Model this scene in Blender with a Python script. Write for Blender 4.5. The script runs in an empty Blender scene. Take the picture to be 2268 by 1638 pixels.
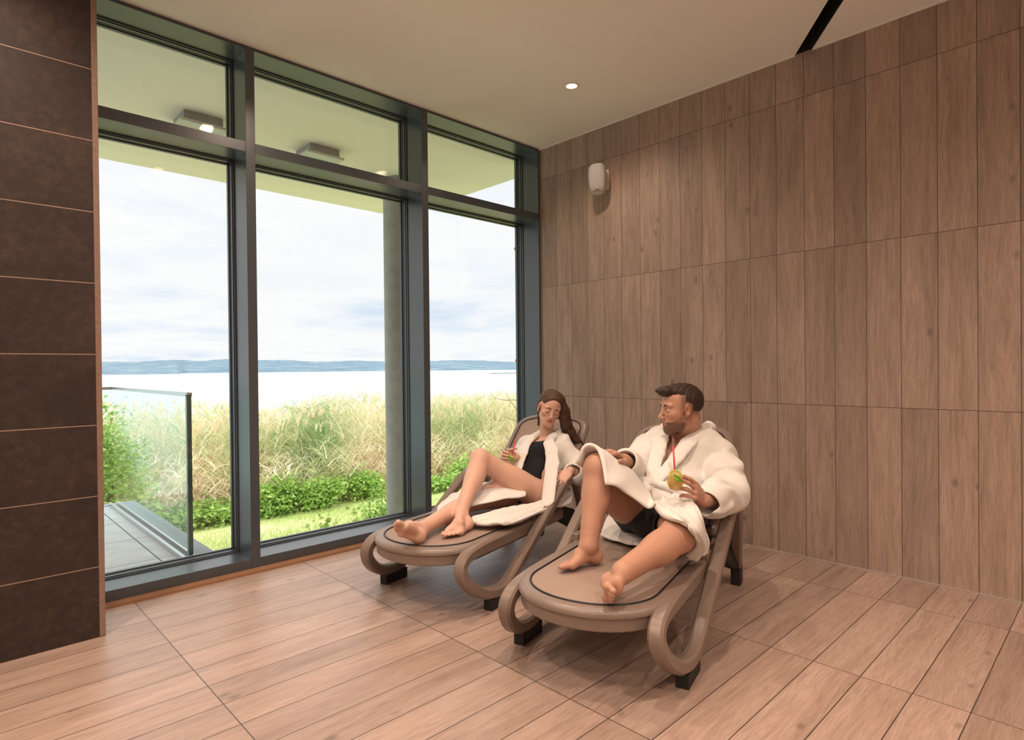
import bpy, bmesh, math, random
import numpy as np
from mathutils import Vector, Matrix
random.seed(7); rng = np.random.default_rng(7)
scene = bpy.context.scene
COL = scene.collection

# ------------------------------------------------------------------ camera (solved from the tile grid)
FPX, CX, CY = 1329.805, 1139.332, 822.869
CAM = np.array([-3.6755, -3.4433, 1.1351])
YAW, PITCH, ROLL = 0.768377, -0.0071747, -0.0099024
_f = np.array([math.sin(YAW)*math.cos(PITCH), math.cos(YAW)*math.cos(PITCH), math.sin(PITCH)])
_r = np.array([math.cos(YAW), -math.sin(YAW), 0.0]); _u = np.cross(_r, _f)
_c, _s = math.cos(ROLL), math.sin(ROLL)
CR, CU, CF = _c*_r+_s*_u, -_s*_r+_c*_u, _f
cam = bpy.data.cameras.new('camera'); camo = bpy.data.objects.new('camera', cam); COL.objects.link(camo)
cam.sensor_width = 36; cam.sensor_fit = 'HORIZONTAL'; cam.lens = FPX/2268*36
cam.shift_x = -(CX-1134)/2268; cam.shift_y = (CY-819)/2268
cam.clip_end = 5000; cam.clip_start = .05
camo.matrix_world = Matrix(((CR[0], CU[0], -CF[0], CAM[0]), (CR[1], CU[1], -CF[1], CAM[1]), (CR[2], CU[2], -CF[2], CAM[2]), (0, 0, 0, 1)))
scene.camera = camo
def ray(px, py): return CF+CR*(px-CX)/FPX-CU*(py-CY)/FPX
def pl(px, py, ax, v):                       # photo pixel -> point on an axis plane of the room
    d = ray(px, py); return CAM+d*(v-CAM[ax])/d[ax]

# ------------------------------------------------------------------ object helpers
def tag(o, label=None, cat=None, group=None, kind=None):
    if label: o['label'] = label
    if cat: o['category'] = cat
    if group: o['group'] = group
    if kind: o['kind'] = kind
    return o
def empty(name, loc=(0, 0, 0), rz=0.):
    o = bpy.data.objects.new(name, None); COL.objects.link(o); o.location = loc; o.rotation_euler = (0, 0, rz)
    o.empty_display_size = .1
    return o
def mobj(name, verts, faces, mat, parent=None, smooth=False, mats=None, fmat=None):
    me = bpy.data.meshes.new(name)
    if isinstance(verts, np.ndarray) and isinstance(faces, np.ndarray):
        nv, nf, k = len(verts), len(faces), faces.shape[1]
        me.vertices.add(nv); me.vertices.foreach_set('co', verts.astype(np.float32).ravel())
        me.loops.add(nf*k); me.loops.foreach_set('vertex_index', faces.astype(np.int32).ravel())
        me.polygons.add(nf); me.polygons.foreach_set('loop_start', (np.arange(nf)*k).astype(np.int32))
        try: me.polygons.foreach_set('loop_total', np.full(nf, k, np.int32))
        except Exception: pass
        me.update(calc_edges=True); me.validate()
    else:
        me.from_pydata([tuple(v) for v in verts], [], [tuple(f) for f in faces]); me.update()
    o = bpy.data.objects.new(name, me); COL.objects.link(o)
    for m in (mats or [mat]): me.materials.append(m)
    if fmat is not None: me.polygons.foreach_set('material_index', np.asarray(fmat, np.int32))
    if smooth: me.polygons.foreach_set('use_smooth', np.ones(len(me.polygons), bool))
    if parent is not None: o.parent = parent
    return o
def bev(o, w=.004, seg=2, ang=30):
    m = o.modifiers.new('b', 'BEVEL'); m.width = w; m.segments = seg; m.limit_method = 'ANGLE'; m.angle_limit = math.radians(ang)
    for p in o.data.polygons: p.use_smooth = True
    try:
        m.harden_normals = True
    except Exception: pass
    return o
class MB:
    def __init__(s): s.v = []; s.f = []
    def box(s, x0, x1, y0, y1, z0, z1, M=None):
        b = len(s.v); P = [(x, y, z) for z in (z0, z1) for y in (y0, y1) for x in (x0, x1)]
        if M is not None: P = [tuple(M @ Vector(p)) for p in P]
        s.v += P; s.f += [[b+i for i in q] for q in ((0, 2, 3, 1), (4, 5, 7, 6), (0, 1, 5, 4), (2, 6, 7, 3), (0, 4, 6, 2), (1, 3, 7, 5))]
        return s
    def tube(s, pts, r, n=12, cap=True, closed=False):
        pts = [Vector(p) for p in pts]; N = len(pts); rs = r if hasattr(r, '__len__') else [r]*N
        b = len(s.v); prev = None
        for i, p in enumerate(pts):
            if closed: t = (pts[(i+1) % N]-pts[i-1])
            else: t = (pts[min(i+1, N-1)]-pts[max(i-1, 0)])
            t.normalize()
            if prev is None:
                a = Vector((0, 0, 1)) if abs(t.z) < .9 else Vector((1, 0, 0)); prev = t.cross(a).normalized()
            x = (prev-t*prev.dot(t)).normalized(); y = t.cross(x); prev = x
            for k in range(n):
                a = 2*math.pi*k/n; s.v.append(tuple(p+(x*math.cos(a)+y*math.sin(a))*rs[i]))
        for i in range(N if closed else N-1):
            j = (i+1) % N
            for k in range(n):
                k2 = (k+1) % n; s.f.append([b+i*n+k, b+i*n+k2, b+j*n+k2, b+j*n+k])
        if cap and not closed:
            s.f.append([b+k for k in range(n)][::-1]); s.f.append([b+(N-1)*n+k for k in range(n)])
        return s
    def lathe(s, prof, n=32, M=None, closed=False):
        b = len(s.v)
        for r, z in prof:
            for k in range(n):
                a = 2*math.pi*k/n; p = Vector((r*math.cos(a), r*math.sin(a), z)); s.v.append(tuple(M @ p if M is not None else p))
        m = len(prof)
        for i in range(m if closed else m-1):
            j = (i+1) % m
            for k in range(n):
                k2 = (k+1) % n; s.f.append([b+i*n+k, b+i*n+k2, b+j*n+k2, b+j*n+k])
        if not closed:
            if prof[0][0] > 1e-6: s.f.append([b+k for k in range(n)][::-1])
            if prof[-1][0] > 1e-6: s.f.append([b+(m-1)*n+k for k in range(n)])
        return s
    def sweep(s, pts, side, w, t, closed=False):
        """rectangular ribbon: path pts, 'side' = ribbon width direction, w width, t thickness"""
        pts = [Vector(p) for p in pts]; side = Vector(side).normalized(); N = len(pts); b = len(s.v)
        ws = w if hasattr(w, '__len__') else [w]*N; ts = t if hasattr(t, '__len__') else [t]*N
        for i, p in enumerate(pts):
            tg = (pts[(i+1) % N]-pts[i-1]) if closed else (pts[min(i+1, N-1)]-pts[max(i-1, 0)])
            tg.normalize(); nrm = tg.cross(side).normalized()
            hw, ht = ws[i]/2, ts[i]/2; c = min(hw, ht)*.38
            for a, d in ((hw-c, ht), (hw, ht-c), (hw, -ht+c), (hw-c, -ht), (-hw+c, -ht), (-hw, -ht+c), (-hw, ht-c), (-hw+c, ht)):
                s.v.append(tuple(p+side*a+nrm*d))
        for i in range(N if closed else N-1):
            j = (i+1) % N
            for k in range(8):
                k2 = (k+1) % 8; s.f.append([b+i*8+k, b+i*8+k2, b+j*8+k2, b+j*8+k])
        if not closed:
            s.f.append([b+k for k in range(8)][::-1]); s.f.append([b+(N-1)*8+k for k in range(8)])
        return s
    def build(s, name, mat, parent=None, smooth=False, bw=0):
        o = mobj(name, s.v, s.f, mat, parent, smooth)
        if bw: bev(o, bw)
        return o
def catmull(P, n=8, closed=False):
    P = [np.array(p, float) for p in P]; out = []; N = len(P)
    for i in range(N if closed else N-1):
        p0 = P[i-1] if (i > 0 or closed) else P[0]; p1 = P[i]; p2 = P[(i+1) % N]; p3 = P[(i+2) % N] if (i+2 < N or closed) else P[-1]
        for k in range(n):
            t = k/n; out.append(.5*((2*p1)+(-p0+p2)*t+(2*p0-5*p1+4*p2-p3)*t*t+(-p0+3*p1-3*p2+p3)*t**3))
    if not closed: out.append(P[-1])
    return out

# ------------------------------------------------------------------ node helper
class NT:
    def __init__(s, name, world=None):
        if world: s.m = world; 
        else: s.m = bpy.data.materials.new(name)
        s.m.use_nodes = True; s.t = s.m.node_tree; s.t.nodes.clear(); s.L = s.t.links
        s.out = s.t.nodes.new('ShaderNodeOutputWorld' if world else 'ShaderNodeOutputMaterial')
    def n(s, typ, **kw):
        nd = s.t.nodes.new('ShaderNode'+typ)
        for k, v in kw.items():
            if k.startswith('_'): setattr(nd, k[1:], v)
            else: s.set(nd, k, v)
        return nd
    def set(s, nd, k, v):
        inp = nd.inputs[int(k[1:])] if k[0] == 'i' and k[1:].isdigit() else nd.inputs[k.replace('_', ' ')]
        if isinstance(v, bpy.types.NodeSocket): s.L.new(v, inp)
        elif v is not None: inp.default_value = v
    def math(s, op, a, b=None, c=None, clamp=False):
        nd = s.t.nodes.new('ShaderNodeMath'); nd.operation = op; nd.use_clamp = clamp
        for i, x in enumerate((a, b, c)):
            if x is None: continue
            if isinstance(x, bpy.types.NodeSocket): s.L.new(x, nd.inputs[i])
            else: nd.inputs[i].default_value = x
        return nd.outputs[0]
    def mix(s, f, a, b, mode='MIX'):
        nd = s.t.nodes.new('ShaderNodeMix'); nd.data_type = 'RGBA'; nd.blend_type = mode
        for i, x in ((0, f), (6, a), (7, b)):
            if isinstance(x, bpy.types.NodeSocket): s.L.new(x, nd.inputs[i])
            else: nd.inputs[i].default_value = x if i == 0 else (tuple(x)+(1,) if len(x) == 3 else x)
        return nd.outputs[2]
    def ramp(s, f, stops):
        nd = s.t.nodes.new('ShaderNodeValToRGB'); e = nd.color_ramp.elements
        while len(e) < len(stops): e.new(.5)
        for i, (p, c) in enumerate(stops):
            e[i].position = p; e[i].color = tuple(c)+(1,) if not isinstance(c, (int, float)) else (c, c, c, 1)
        s.L.new(f, nd.inputs[0]); return nd.outputs[0]
    def sstep(s, v, a, b):
        nd = s.t.nodes.new('ShaderNodeMapRange'); nd.interpolation_type = 'SMOOTHSTEP'
        s.L.new(v, nd.inputs[0]); nd.inputs[1].default_value = a; nd.inputs[2].default_value = b; return nd.outputs[0]
    def comb(s, x, y, z):
        nd = s.t.nodes.new('ShaderNodeCombineXYZ')
        for i, v in enumerate((x, y, z)):
            if isinstance(v, bpy.types.NodeSocket): s.L.new(v, nd.inputs[i])
            else: nd.inputs[i].default_value = v
        return nd.outputs[0]
    def sep(s, v):
        nd = s.t.nodes.new('ShaderNodeSeparateXYZ'); s.L.new(v, nd.inputs[0]); return nd.outputs
    def obj(s): return s.n('TexCoord').outputs['Object']
    def noise(s, vec, scale=5, detail=2, rough=.5, dist=0, out=0):
        nd = s.n('TexNoise', Vector=vec, Scale=scale, Detail=detail, Roughness=rough, Distortion=dist); return nd.outputs[out]
    def bump(s, h, strength=.2, dist=.01, nrm=None):
        nd = s.n('Bump', Height=h, Strength=strength, Distance=dist)
        if nrm is not None: s.L.new(nrm, nd.inputs['Normal'])
        return nd.outputs[0]
    def pbsdf(s, color, rough=.5, metal=0, spec=.5, normal=None, **kw):
        nd = s.t.nodes.new('ShaderNodeBsdfPrincipled')
        for k, v in (('Base Color', color), ('Roughness', rough), ('Metallic', metal), ('Specular IOR Level', spec), ('Normal', normal)):
            if v is None: continue
            if isinstance(v, bpy.types.NodeSocket): s.L.new(v, nd.inputs[k])
            else: nd.inputs[k].default_value = (tuple(v)+(1,)) if k == 'Base Color' and len(v) == 3 else v
        for k, v in kw.items():
            k = k.replace('_', ' ')
            if isinstance(v, bpy.types.NodeSocket): s.L.new(v, nd.inputs[k])
            else: nd.inputs[k].default_value = v
        s.L.new(nd.outputs[0], s.out.inputs[0]); s.bsdf = nd; return nd
def simple(name, color, rough=.5, metal=0, spec=.5, vary=.06, scale=30, bump=0, bscale=200, **kw):
    t = NT(name); v = t.obj(); n = t.noise(v, scale, 3)
    c = t.mix(n, [x*(1-vary) for x in color], [min(1, x*(1+vary)) for x in color])
    nr = t.bump(t.noise(v, bscale, 2), bump, .002) if bump else None
    t.pbsdf(c, rough, metal, spec, nr, **kw); return t.m
def emis(name, color, strength):
    t = NT(name); e = t.n('Emission', Color=tuple(color)+(1,), Strength=strength); t.L.new(e.outputs[0], t.out.inputs[0]); return t.m

# ------------------------------------------------------------------ materials
JY, PW, TL = -0.1481, 0.16233, 0.9           # tile joints: first joint, plank width, plank length
FX0, FL = -2.981, 0.8565                     # floor cross joints
def plank_mat(name, vertical, cols, rough, grout):
    t = NT(name); g = t.n('NewGeometry').outputs['Position']; X, Y, Z = t.sep(g)
    if vertical: lon, l0, ll = Z, 0.0, TL
    else: lon, l0, ll = X, FX0, FL
    a = t.math('DIVIDE', t.math('SUBTRACT', Y, JY), PW); b = t.math('DIVIDE', t.math('SUBTRACT', lon, l0), ll)
    ia, ib = t.math('FLOOR', a), t.math('FLOOR', b); fa, fb = t.math('FRACT', a), t.math('FRACT', b)
    wn = t.n('TexWhiteNoise', Vector=t.comb(ia, ib, 3.0)); wn2 = t.n('TexWhiteNoise', Vector=t.comb(ib, ia, 11.0))
    r1, r2 = wn.outputs['Value'], wn2.outputs['Value']
    # grain coordinates: across, along, random slice
    u = t.math('MULTIPLY', fa, PW); w = t.math('MULTIPLY', fb, ll)
    off = t.math('MULTIPLY', r1, 40.0); off2 = t.math('MULTIPLY', r2, 40.0)
    cv = t.comb(t.math('ADD', u, off), t.math('ADD', t.math('MULTIPLY', w, .16), off2), off)
    warp = t.noise(t.comb(t.math('ADD', u, off2), t.math('ADD', t.math('MULTIPLY', w, .16), off), off), 9, 2, .5)
    ww = t.math('MULTIPLY', t.math('SUBTRACT', warp, .5), t.math('ADD', t.math('MULTIPLY', t.math('POWER', r2, 2.0), .10), .012))
    cv2 = t.comb(t.math('ADD', t.math('ADD', u, off), ww), t.math('ADD', t.math('MULTIPLY', w, .05), off2), off)
    fine = t.noise(cv2, 240, 4, .65); mid = t.noise(cv2, 55, 3, .6); big = t.noise(cv, 12, 2, .5)
    rings = t.math('SINE', t.math('MULTIPLY', t.math('ADD', t.math('ADD', u, ww), t.math('MULTIPLY', warp, .12)), 420.0))
    # knots
    kc = t.comb(t.math('ADD', t.math('MULTIPLY', u, 1.6), off), t.math('ADD', t.math('MULTIPLY', w, .9), off2), off)
    vor = t.n('TexVoronoi', Vector=kc, Scale=5.0); kd = vor.outputs['Distance']
    knot = t.math('MULTIPLY', t.math('SUBTRACT', 1.0, t.sstep(kd, .02, .16)), t.sstep(r2, .35, .6))
    f = t.math('ADD', t.math('MULTIPLY', mid, .55), t.math('MULTIPLY', big, .45))
    c = t.ramp(f, [(.32, cols[0]), (.52, cols[1]), (.72, cols[2])])
    tone = t.math('ADD', .87, t.math('MULTIPLY', r1, .25))
    det = t.math('ADD', t.math('MULTIPLY', t.sstep(fine, .3, .62), .26), .82)
    det = t.math('ADD', det, t.math('MULTIPLY', t.math('MULTIPLY', rings, .03), t.sstep(r2, .25, .6)))
    m = t.math('MULTIPLY', tone, det)
    m = t.math('MULTIPLY', m, t.math('SUBTRACT', 1.0, t.math('MULTIPLY', knot, .42)))
    vm = t.n('VectorMath', _operation='SCALE'); t.L.new(c, vm.inputs[0]); t.L.new(m, vm.inputs['Scale'])
    # grout lines
    da = t.math('MULTIPLY', t.math('MINIMUM', fa, t.math('SUBTRACT', 1.0, fa)), PW)
    db = t.math('MULTIPLY', t.math('MINIMUM', fb, t.math('SUBTRACT', 1.0, fb)), ll)
    dg = t.math('MINIMUM', da, db); gm = t.math('SUBTRACT', 1.0, t.sstep(dg, .0009, .0019)) if vertical else t.math('SUBTRACT', 1.0, t.sstep(dg, .0012, .0024))
    col = t.mix(gm, vm.outputs[0], grout)
    h = t.math('SUBTRACT', t.math('MULTIPLY', fine, .15), gm)
    rg = t.math('ADD', rough, t.math('MULTIPLY', fine, .12))
    t.pbsdf(col, rg, 0, .5, t.bump(h, .25, .0012)); return t.m
M = {}
M['wall_wood'] = plank_mat('wall_wood', True, [(.265, .188, .148), (.365, .264, .21), (.435, .32, .262)], .55, (.05, .035, .027))
M['floor_wood'] = plank_mat('floor_wood', False, [(.285, .195, .155), (.37, .262, .212), (.425, .31, .258)], .33, (.06, .042, .034))
def stone_mat():
    t = NT('dark_slate'); g = t.n('NewGeometry').outputs['Position']; X, Y, Z = t.sep(g)
    n1 = t.noise(g, 3.2, 6, .65); n2 = t.noise(g, 28, 5, .7); sc = t.n('TexNoise', Vector=t.comb(t.math('MULTIPLY', X, 1.0), Y, t.math('ADD', t.math('MULTIPLY', Z, 2.5), t.math('MULTIPLY', X, 1.2))), Scale=7.0, Detail=8.0, Roughness=.7)
    c = t.ramp(t.math('ADD', t.math('MULTIPLY', n1, .5), t.math('MULTIPLY', n2, .5)), [(.3, (.016, .011, .009)), (.5, (.032, .02, .017)), (.68, (.065, .04, .03))])
    sc2 = t.sstep(sc.outputs[0], .60, .78); c = t.mix(t.math('MULTIPLY', sc2, .35), c, (.12, .075, .055))
    b = t.math('FRACT', t.math('DIVIDE', Z, .3022)); d = t.math('MINIMUM', b, t.math('SUBTRACT', 1.0, b))
    gm = t.math('SUBTRACT', 1.0, t.sstep(d, .0045, .0075)); c = t.mix(gm, c, (.34, .225, .17))
    t.pbsdf(c, .62, 0, .4, t.bump(t.math('SUBTRACT', n2, gm), .35, .003)); return t.m
M['slate'] = stone_mat()
M['stone_edge'] = simple('stone_edge', (.24, .155, .12), .6, vary=.35, scale=60, bump=.3)
M['frame'] = simple('frame_metal', (.050, .062, .074), .30, .0, .9, vary=.05, scale=300, bump=.03, bscale=900)
M['gasket'] = simple('gasket_rubber', (.012, .013, .014), .5)
M['plaster'] = simple('ceiling_plaster', (.88, .86, .84), .9, vary=.015, scale=6, bump=.02, bscale=120)
M['plaster_wall'] = simple('wall_plaster', (.80, .74, .66), .9, vary=.02, scale=4)
M['soffit'] = simple('soffit_render', (.90, .82, .76), .95, vary=.03, scale=25, bump=.35, bscale=90)
M['white_paint'] = simple('white_trim', (.80, .76, .70), .5, vary=.02)
M['silicone'] = simple('grey_silicone', (.42, .36, .32), .45)
M['skirt'] = simple('skirting_tile', (.30, .155, .085), .5, vary=.15, scale=40)
M['black'] = simple('black_recess', (.008, .007, .007), .8)
M['concrete'] = simple('fair_concrete', (.40, .40, .41), .85, vary=.28, scale=9, bump=.3, bscale=60)
M['facade'] = simple('facade_render', (.62, .62, .60), .9, vary=.05, scale=60, bump=.3)
M['steel'] = simple('brushed_steel', (.60, .61, .62), .28, .9)
M['lamp_grey'] = simple('lamp_housing_grey', (.33, .33, .34), .55)
M['lamp_glow'] = emis('downlight_glow', (1.0, .62, .36), 5)
def paver_mat():
    t = NT('grey_pavers'); g = t.n('NewGeometry').outputs['Position']; X, Y, Z = t.sep(g)
    n = t.noise(g, 9, 5, .6); n2 = t.noise(g, 160, 2, .6)
    c = t.ramp(t.math('ADD', t.math('MULTIPLY', n, .7), t.math('MULTIPLY', n2, .3)), [(.3, (.40, .41, .42)), (.7, (.54, .55, .56))])
    def ln(co, pos, per, w):
        f = t.math('FRACT', t.math('DIVIDE', t.math('SUBTRACT', co, pos), per)); d = t.math('MULTIPLY', t.math('MINIMUM', f, t.math('SUBTRACT', 1.0, f)), per)
        return t.math('SUBTRACT', 1.0, t.sstep(d, w*.6, w))
    m = t.math('MAXIMUM', ln(X, -2.67, .60, .005), ln(Y, 1.48, .62, .004))
    c = t.mix(m, c, (.05, .05, .055)); t.pbsdf(c, .7, 0, .5, t.bump(t.math('SUBTRACT', n2, m), .3, .003)); return t.m
M['paver'] = paver_mat()
M['kerb'] = simple('grey_kerb_stone', (.25, .27, .29), .7, vary=.08, scale=12, bump=.1)
def glass_mat(name, tint, rough=0.0, ior=1.5, dirt=0.0, refl=1.0):
    t = NT(name); tr = t.n('BsdfTransparent', Color=tuple(tint)+(1,)); gl = t.n('BsdfGlossy', Roughness=rough); gl.inputs[0].default_value = (1, 1, 1, 1)
    g_ = t.n('NewGeometry'); dt = t.n('VectorMath', _operation='DOT_PRODUCT'); t.L.new(g_.outputs['Normal'], dt.inputs[0]); t.L.new(g_.outputs['Incoming'], dt.inputs[1])
    f0 = ((ior-1)/(ior+1))**2; f = t.math('ADD', f0*refl, t.math('MULTIPLY', t.math('POWER', t.math('SUBTRACT', 1.0, t.math('ABSOLUTE', dt.outputs['Value'])), 5.0), (1-f0)*refl))
    mx = t.n('MixShader'); t.L.new(f, mx.inputs[0]); t.L.new(tr.outputs[0], mx.inputs[1]); t.L.new(gl.outputs[0], mx.inputs[2]); o = mx.outputs[0]
    if dirt:
        v = t.obj(); X, Y, Z = t.sep(v)
        st = t.noise(t.comb(t.math('MULTIPLY', X, 60.0), 0.0, t.math('MULTIPLY', Z, 2.0)), 1.0, 4, .7)
        bl = t.noise(v, 1.3, 2, .5); sp = t.noise(v, 60, 1, .5)
        m = t.math('MULTIPLY', t.math('MULTIPLY', t.sstep(st, .62, .8), t.sstep(bl, .52, .7)), dirt)
        m = t.math('ADD', m, t.math('MULTIPLY', t.sstep(sp, .80, .84), dirt*.8))
        df = t.n('BsdfDiffuse'); df.inputs[0].default_value = (.9, .9, .9, 1)
        mx2 = t.n('MixShader'); t.L.new(m, mx2.inputs[0]); t.L.new(o, mx2.inputs[1]); t.L.new(df.outputs[0], mx2.inputs[2]); o = mx2.outputs[0]
    t.L.new(o, t.out.inputs[0]); return t.m
M['pane'] = glass_mat('window_glass', (.985, .99, .985), 0, 1.5, .22)
M['balglass'] = glass_mat('balustrade_glass', (.88, .955, .935), 0, 1.5, 0, .4)
M['glass_edge'] = simple('glass_edge_green', (.03, .09, .08), .15)
M['lounger'] = simple('taupe_resin', (.215, .160, .132), .34, 0, .5, vary=.03, scale=12, bump=.03, bscale=700)
M['lounger_dark'] = simple('brown_pad_rubber', (.012, .010, .010), .6)
M['piping'] = simple('black_piping', (.012, .012, .014), .45)
def sling_mat():
    t = NT('woven_sling'); v = t.obj(); X, Y, Z = t.sep(v)
    a = t.math('SINE', t.math('MULTIPLY', X, 1700.0)); b = t.math('SINE', t.math('MULTIPLY', Y, 1700.0)); w = t.math('MULTIPLY', a, b)
    n = t.noise(v, 4, 2); c = t.mix(n, (.310, .225, .185), (.36, .265, .22)); c = t.mix(t.math('MULTIPLY', t.math('ADD', w, 1.0), .12), c, (.2, .13, .1))
    t.pbsdf(c, .6, 0, .4, t.bump(w, .15, .0006)); return t.m
M['sling'] = sling_mat()
# ================================================================== ROOM SHELL
H = 2.96
def S(o, parent=None):
    if parent is None: o['kind'] = 'structure'
    return o
XB, YB = -8.6, -7.2
S(MB().box(XB-.2, .25, YB-.2, .30, -.25, 0).build('floor', M['floor_wood']))
S(MB().box(0, .25, YB-.2, .312, -.05, H+.4).build('wall_right', M['wall_wood']))
S(MB().box(XB-.2, 0, YB-.2, YB, 0, H).build('wall_back', M['plaster_wall']))
S(MB().box(XB-.2, XB, YB, .3, 0, H).build('wall_far_left', M['plaster_wall']))
# slate-clad wall that the picture shows at its left edge
S(MB().box(-4.45, -3.180, -.364, .26, 0, H).build('wall_left', M['slate']))
S(MB().box(-3.180, -3.158, -.366, .26, 0, H).build('trim_1', M['stone_edge'], bw=.003))
# ceiling in two fields with the black slot between them
def prism(poly, z0, z1):
    n = len(poly); v = [(x, y, z0) for x, y in poly]+[(x, y, z1) for x, y in poly]
    f = [list(range(n))[::-1], [n+i for i in range(n)]]+[[i, (i+1) % n, n+(i+1) % n, n+i] for i in range(n)]
    return v, f
sl = .757
ya, yb = -2.050, -2.150
xe_a, xe_b = (YB-ya)/sl, (YB-yb)/sl
v1, f1 = prism([(0, .26), (0, ya), (xe_a, YB), (XB, YB), (XB, .26)][::-1], H, H+.006)
v2, f2 = prism([(0, yb), (0, YB), (xe_b, YB)][::-1], H, H+.006)
n1 = len(v1); S(mobj('ceiling', v1+v2, f1+[[i+n1 for i in q] for q in f2], M['plaster']))
v3, f3 = prism([(.02, ya+.12), (.02, yb-.12), (xe_b, YB-.1), (xe_a-.1, YB-.1)][::-1], H+.12, H+.16)
S(mobj('ceiling_slot', v3, f3, M['black']))
mb = MB()
for o_ in (ya+.002, yb-.002):
    xx = (YB-o_)/sl; mb.v += [(0, o_, H+.004), (xx, YB, H+.004), (xx, YB, H+.13), (0, o_, H+.13)]; b = len(mb.v)-4; mb.f.append([b, b+1, b+2, b+3])
S(mb.build('ceiling_slot_side', M['black']))
S(MB().box(-.009, -.0005, YB, ya, H-.010, H-.0005).box(-.009, -.0005, YB, yb, H-.010, H-.0005).build('trim_2', M['white_paint']) if False else MB().box(-.009, -.0005, ya, .03, H-.010, H-.0005).box(-.009, -.0005, YB, yb, H-.010, H-.0005).build('trim_2', M['white_paint']))
S(MB().box(-.004, -.0003, yb, ya, H, H+.13).build('ceiling_slot_end', M['black']))
S(MB().box(-.008, -.0005, YB, -.03, .0005, .007).build('trim_3', M['silicone']))
S(MB().box(-3.158, 0, -.03, .03, .0005, .014).build('trim_4', M['skirt']))
# ------------------------------------------------------------------ glazed wall
YF, YG = .03, .247
mx = [(-8.60, -8.55), (-7.30, -7.25), (-6.00, -5.95), (-4.48, -4.43), (-3.62, -3.57), (-2.400, -2.348), (-1.200, -1.148), (-.020, .0)]
ZS, ZT0, ZT1, ZH = .068, 2.362, 2.420, 2.942
for i in (4, 5, 6, 0, 1, 2):  # last three bays are out of view, added past the slate wall for daylight
    w = empty('window_%d' % ((i-3) if i > 3 else i+4), ((mx[i][1]+mx[i+1][0])/2, YF, 0)); w['kind'] = 'structure'  # window_4 to window_6 are the added unseen bays
    ox = w.location.x; xa, xb = mx[i][1]-ox, mx[i+1][0]-ox
    def B(*a): return MB().box(a[0], a[1], a[2]-YF, a[3]-YF, a[4], a[5])
    B(xb, mx[i+1][1]-ox, YF, .31, .014, H).build('mullion', M['frame'], w, bw=.0015)
    if i in (0, 4): B(mx[i][0]-ox, mx[i][1]-ox, YF, .31, .014, H).build('mullion', M['frame'], w, bw=.0015)
    B(xa, xb, YF, .31, .014, ZS).build('sill', M['frame'], w, bw=.0015)
    B(xa, xb, YF, .31, ZT0, ZT1).build('transom', M['frame'], w, bw=.0015)
    B(xa, xb, YF, .31, ZH, H).build('head', M['frame'], w, bw=.0015)
    for z0, z1, nm in ((ZS, ZT0, 'lower'), (ZT1, ZH, 'upper')):
        bead = MB(); gas = MB()
        for (y0, y1, e, tgt) in ((.214, .226, .007, bead), (.226, .229, .006, gas), (.229, .241, .012, bead), (.241, .278, .010, gas), (.278, .300, .016, bead)):
            tgt.box(xa, xa+e, y0-YF, y1-YF, z0, z1).box(xb-e, xb, y0-YF, y1-YF, z0, z1).box(xa+e, xb-e, y0-YF, y1-YF, z0, z0+e).box(xa+e, xb-e, y0-YF, y1-YF, z1-e, z1)
        bead.build('glazing_bead', M['frame'], w); gas.build('gasket', M['gasket'], w)
        g = MB()
        for yy in (YG, YG+.024):
            b = len(g.v); g.v += [(xa+.015, yy-YF, z0+.015), (xb-.015, yy-YF, z0+.015), (xb-.015, yy-YF, z1-.015), (xa+.015, yy-YF, z1-.015)]; g.f.append([b, b+1, b+2, b+3])
        p = g.build('glass_pane', M['pane'], w); p['label'] = 'clear '+nm+' double-glazed pane'
# ------------------------------------------------------------------ terrace, soffit, column, facade reveal
S(MB().box(XB, -2.375, .31, 2.93, -.35, -.05).build('floor_terrace', M['paver']))
S(MB().box(-2.548, -2.375, .31, 2.93, -.05, -.045).box(-8, -2.548, 2.84, 2.93, -.05, -.045).build('trim_5', M['kerb']))
S(MB().box(XB, .39, .31, 2.715, H, H+.35).build('ceiling_outside', M['soffit']))
cp = MB().lathe([(.150, -1.2), (.150, H)], 48, Matrix.Translation((-.415, 1.52, 0))).build('wall_column', M['concrete'], smooth=True); S(cp); bev(cp, .004)
S(MB().box(.115, .45, .32, .41, -1.2, H+.3).build('wall_outside', M['facade']))
# ground outside
def lawn_z(y): return -.72-.128*y
nx, ny = 40, 30
gv = []; gf = []
for j in range(ny+1):
    for i in range(nx+1):
        x = -9+34*i/nx; y = .315+16.5*j/ny; gv.append((x, y, lawn_z(y)+.03*math.sin(x*1.7+y)*math.sin(y*1.1)))
for j in range(ny):
    for i in range(nx): a = j*(nx+1)+i; gf.append([a, a+1, a+nx+2, a+nx+1])
def lawn_mat():
    t = NT('lawn_soil'); g = t.n('NewGeometry').outputs['Position']
    n = t.noise(g, .9, 4, .6); n2 = t.noise(g, 14, 3, .6)
    c = t.ramp(t.math('ADD', t.math('MULTIPLY', n, .6), t.math('MULTIPLY', n2, .4)), [(.35, (.36, .41, .17)), (.52, (.46, .50, .22)), (.66, (.60, .56, .32))])
    t.pbsdf(c, .95, 0, .1); return t.m
M['lawn'] = lawn_mat()
S(mobj('lawn_ground', gv, gf, M['lawn'], smooth=True))
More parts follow.
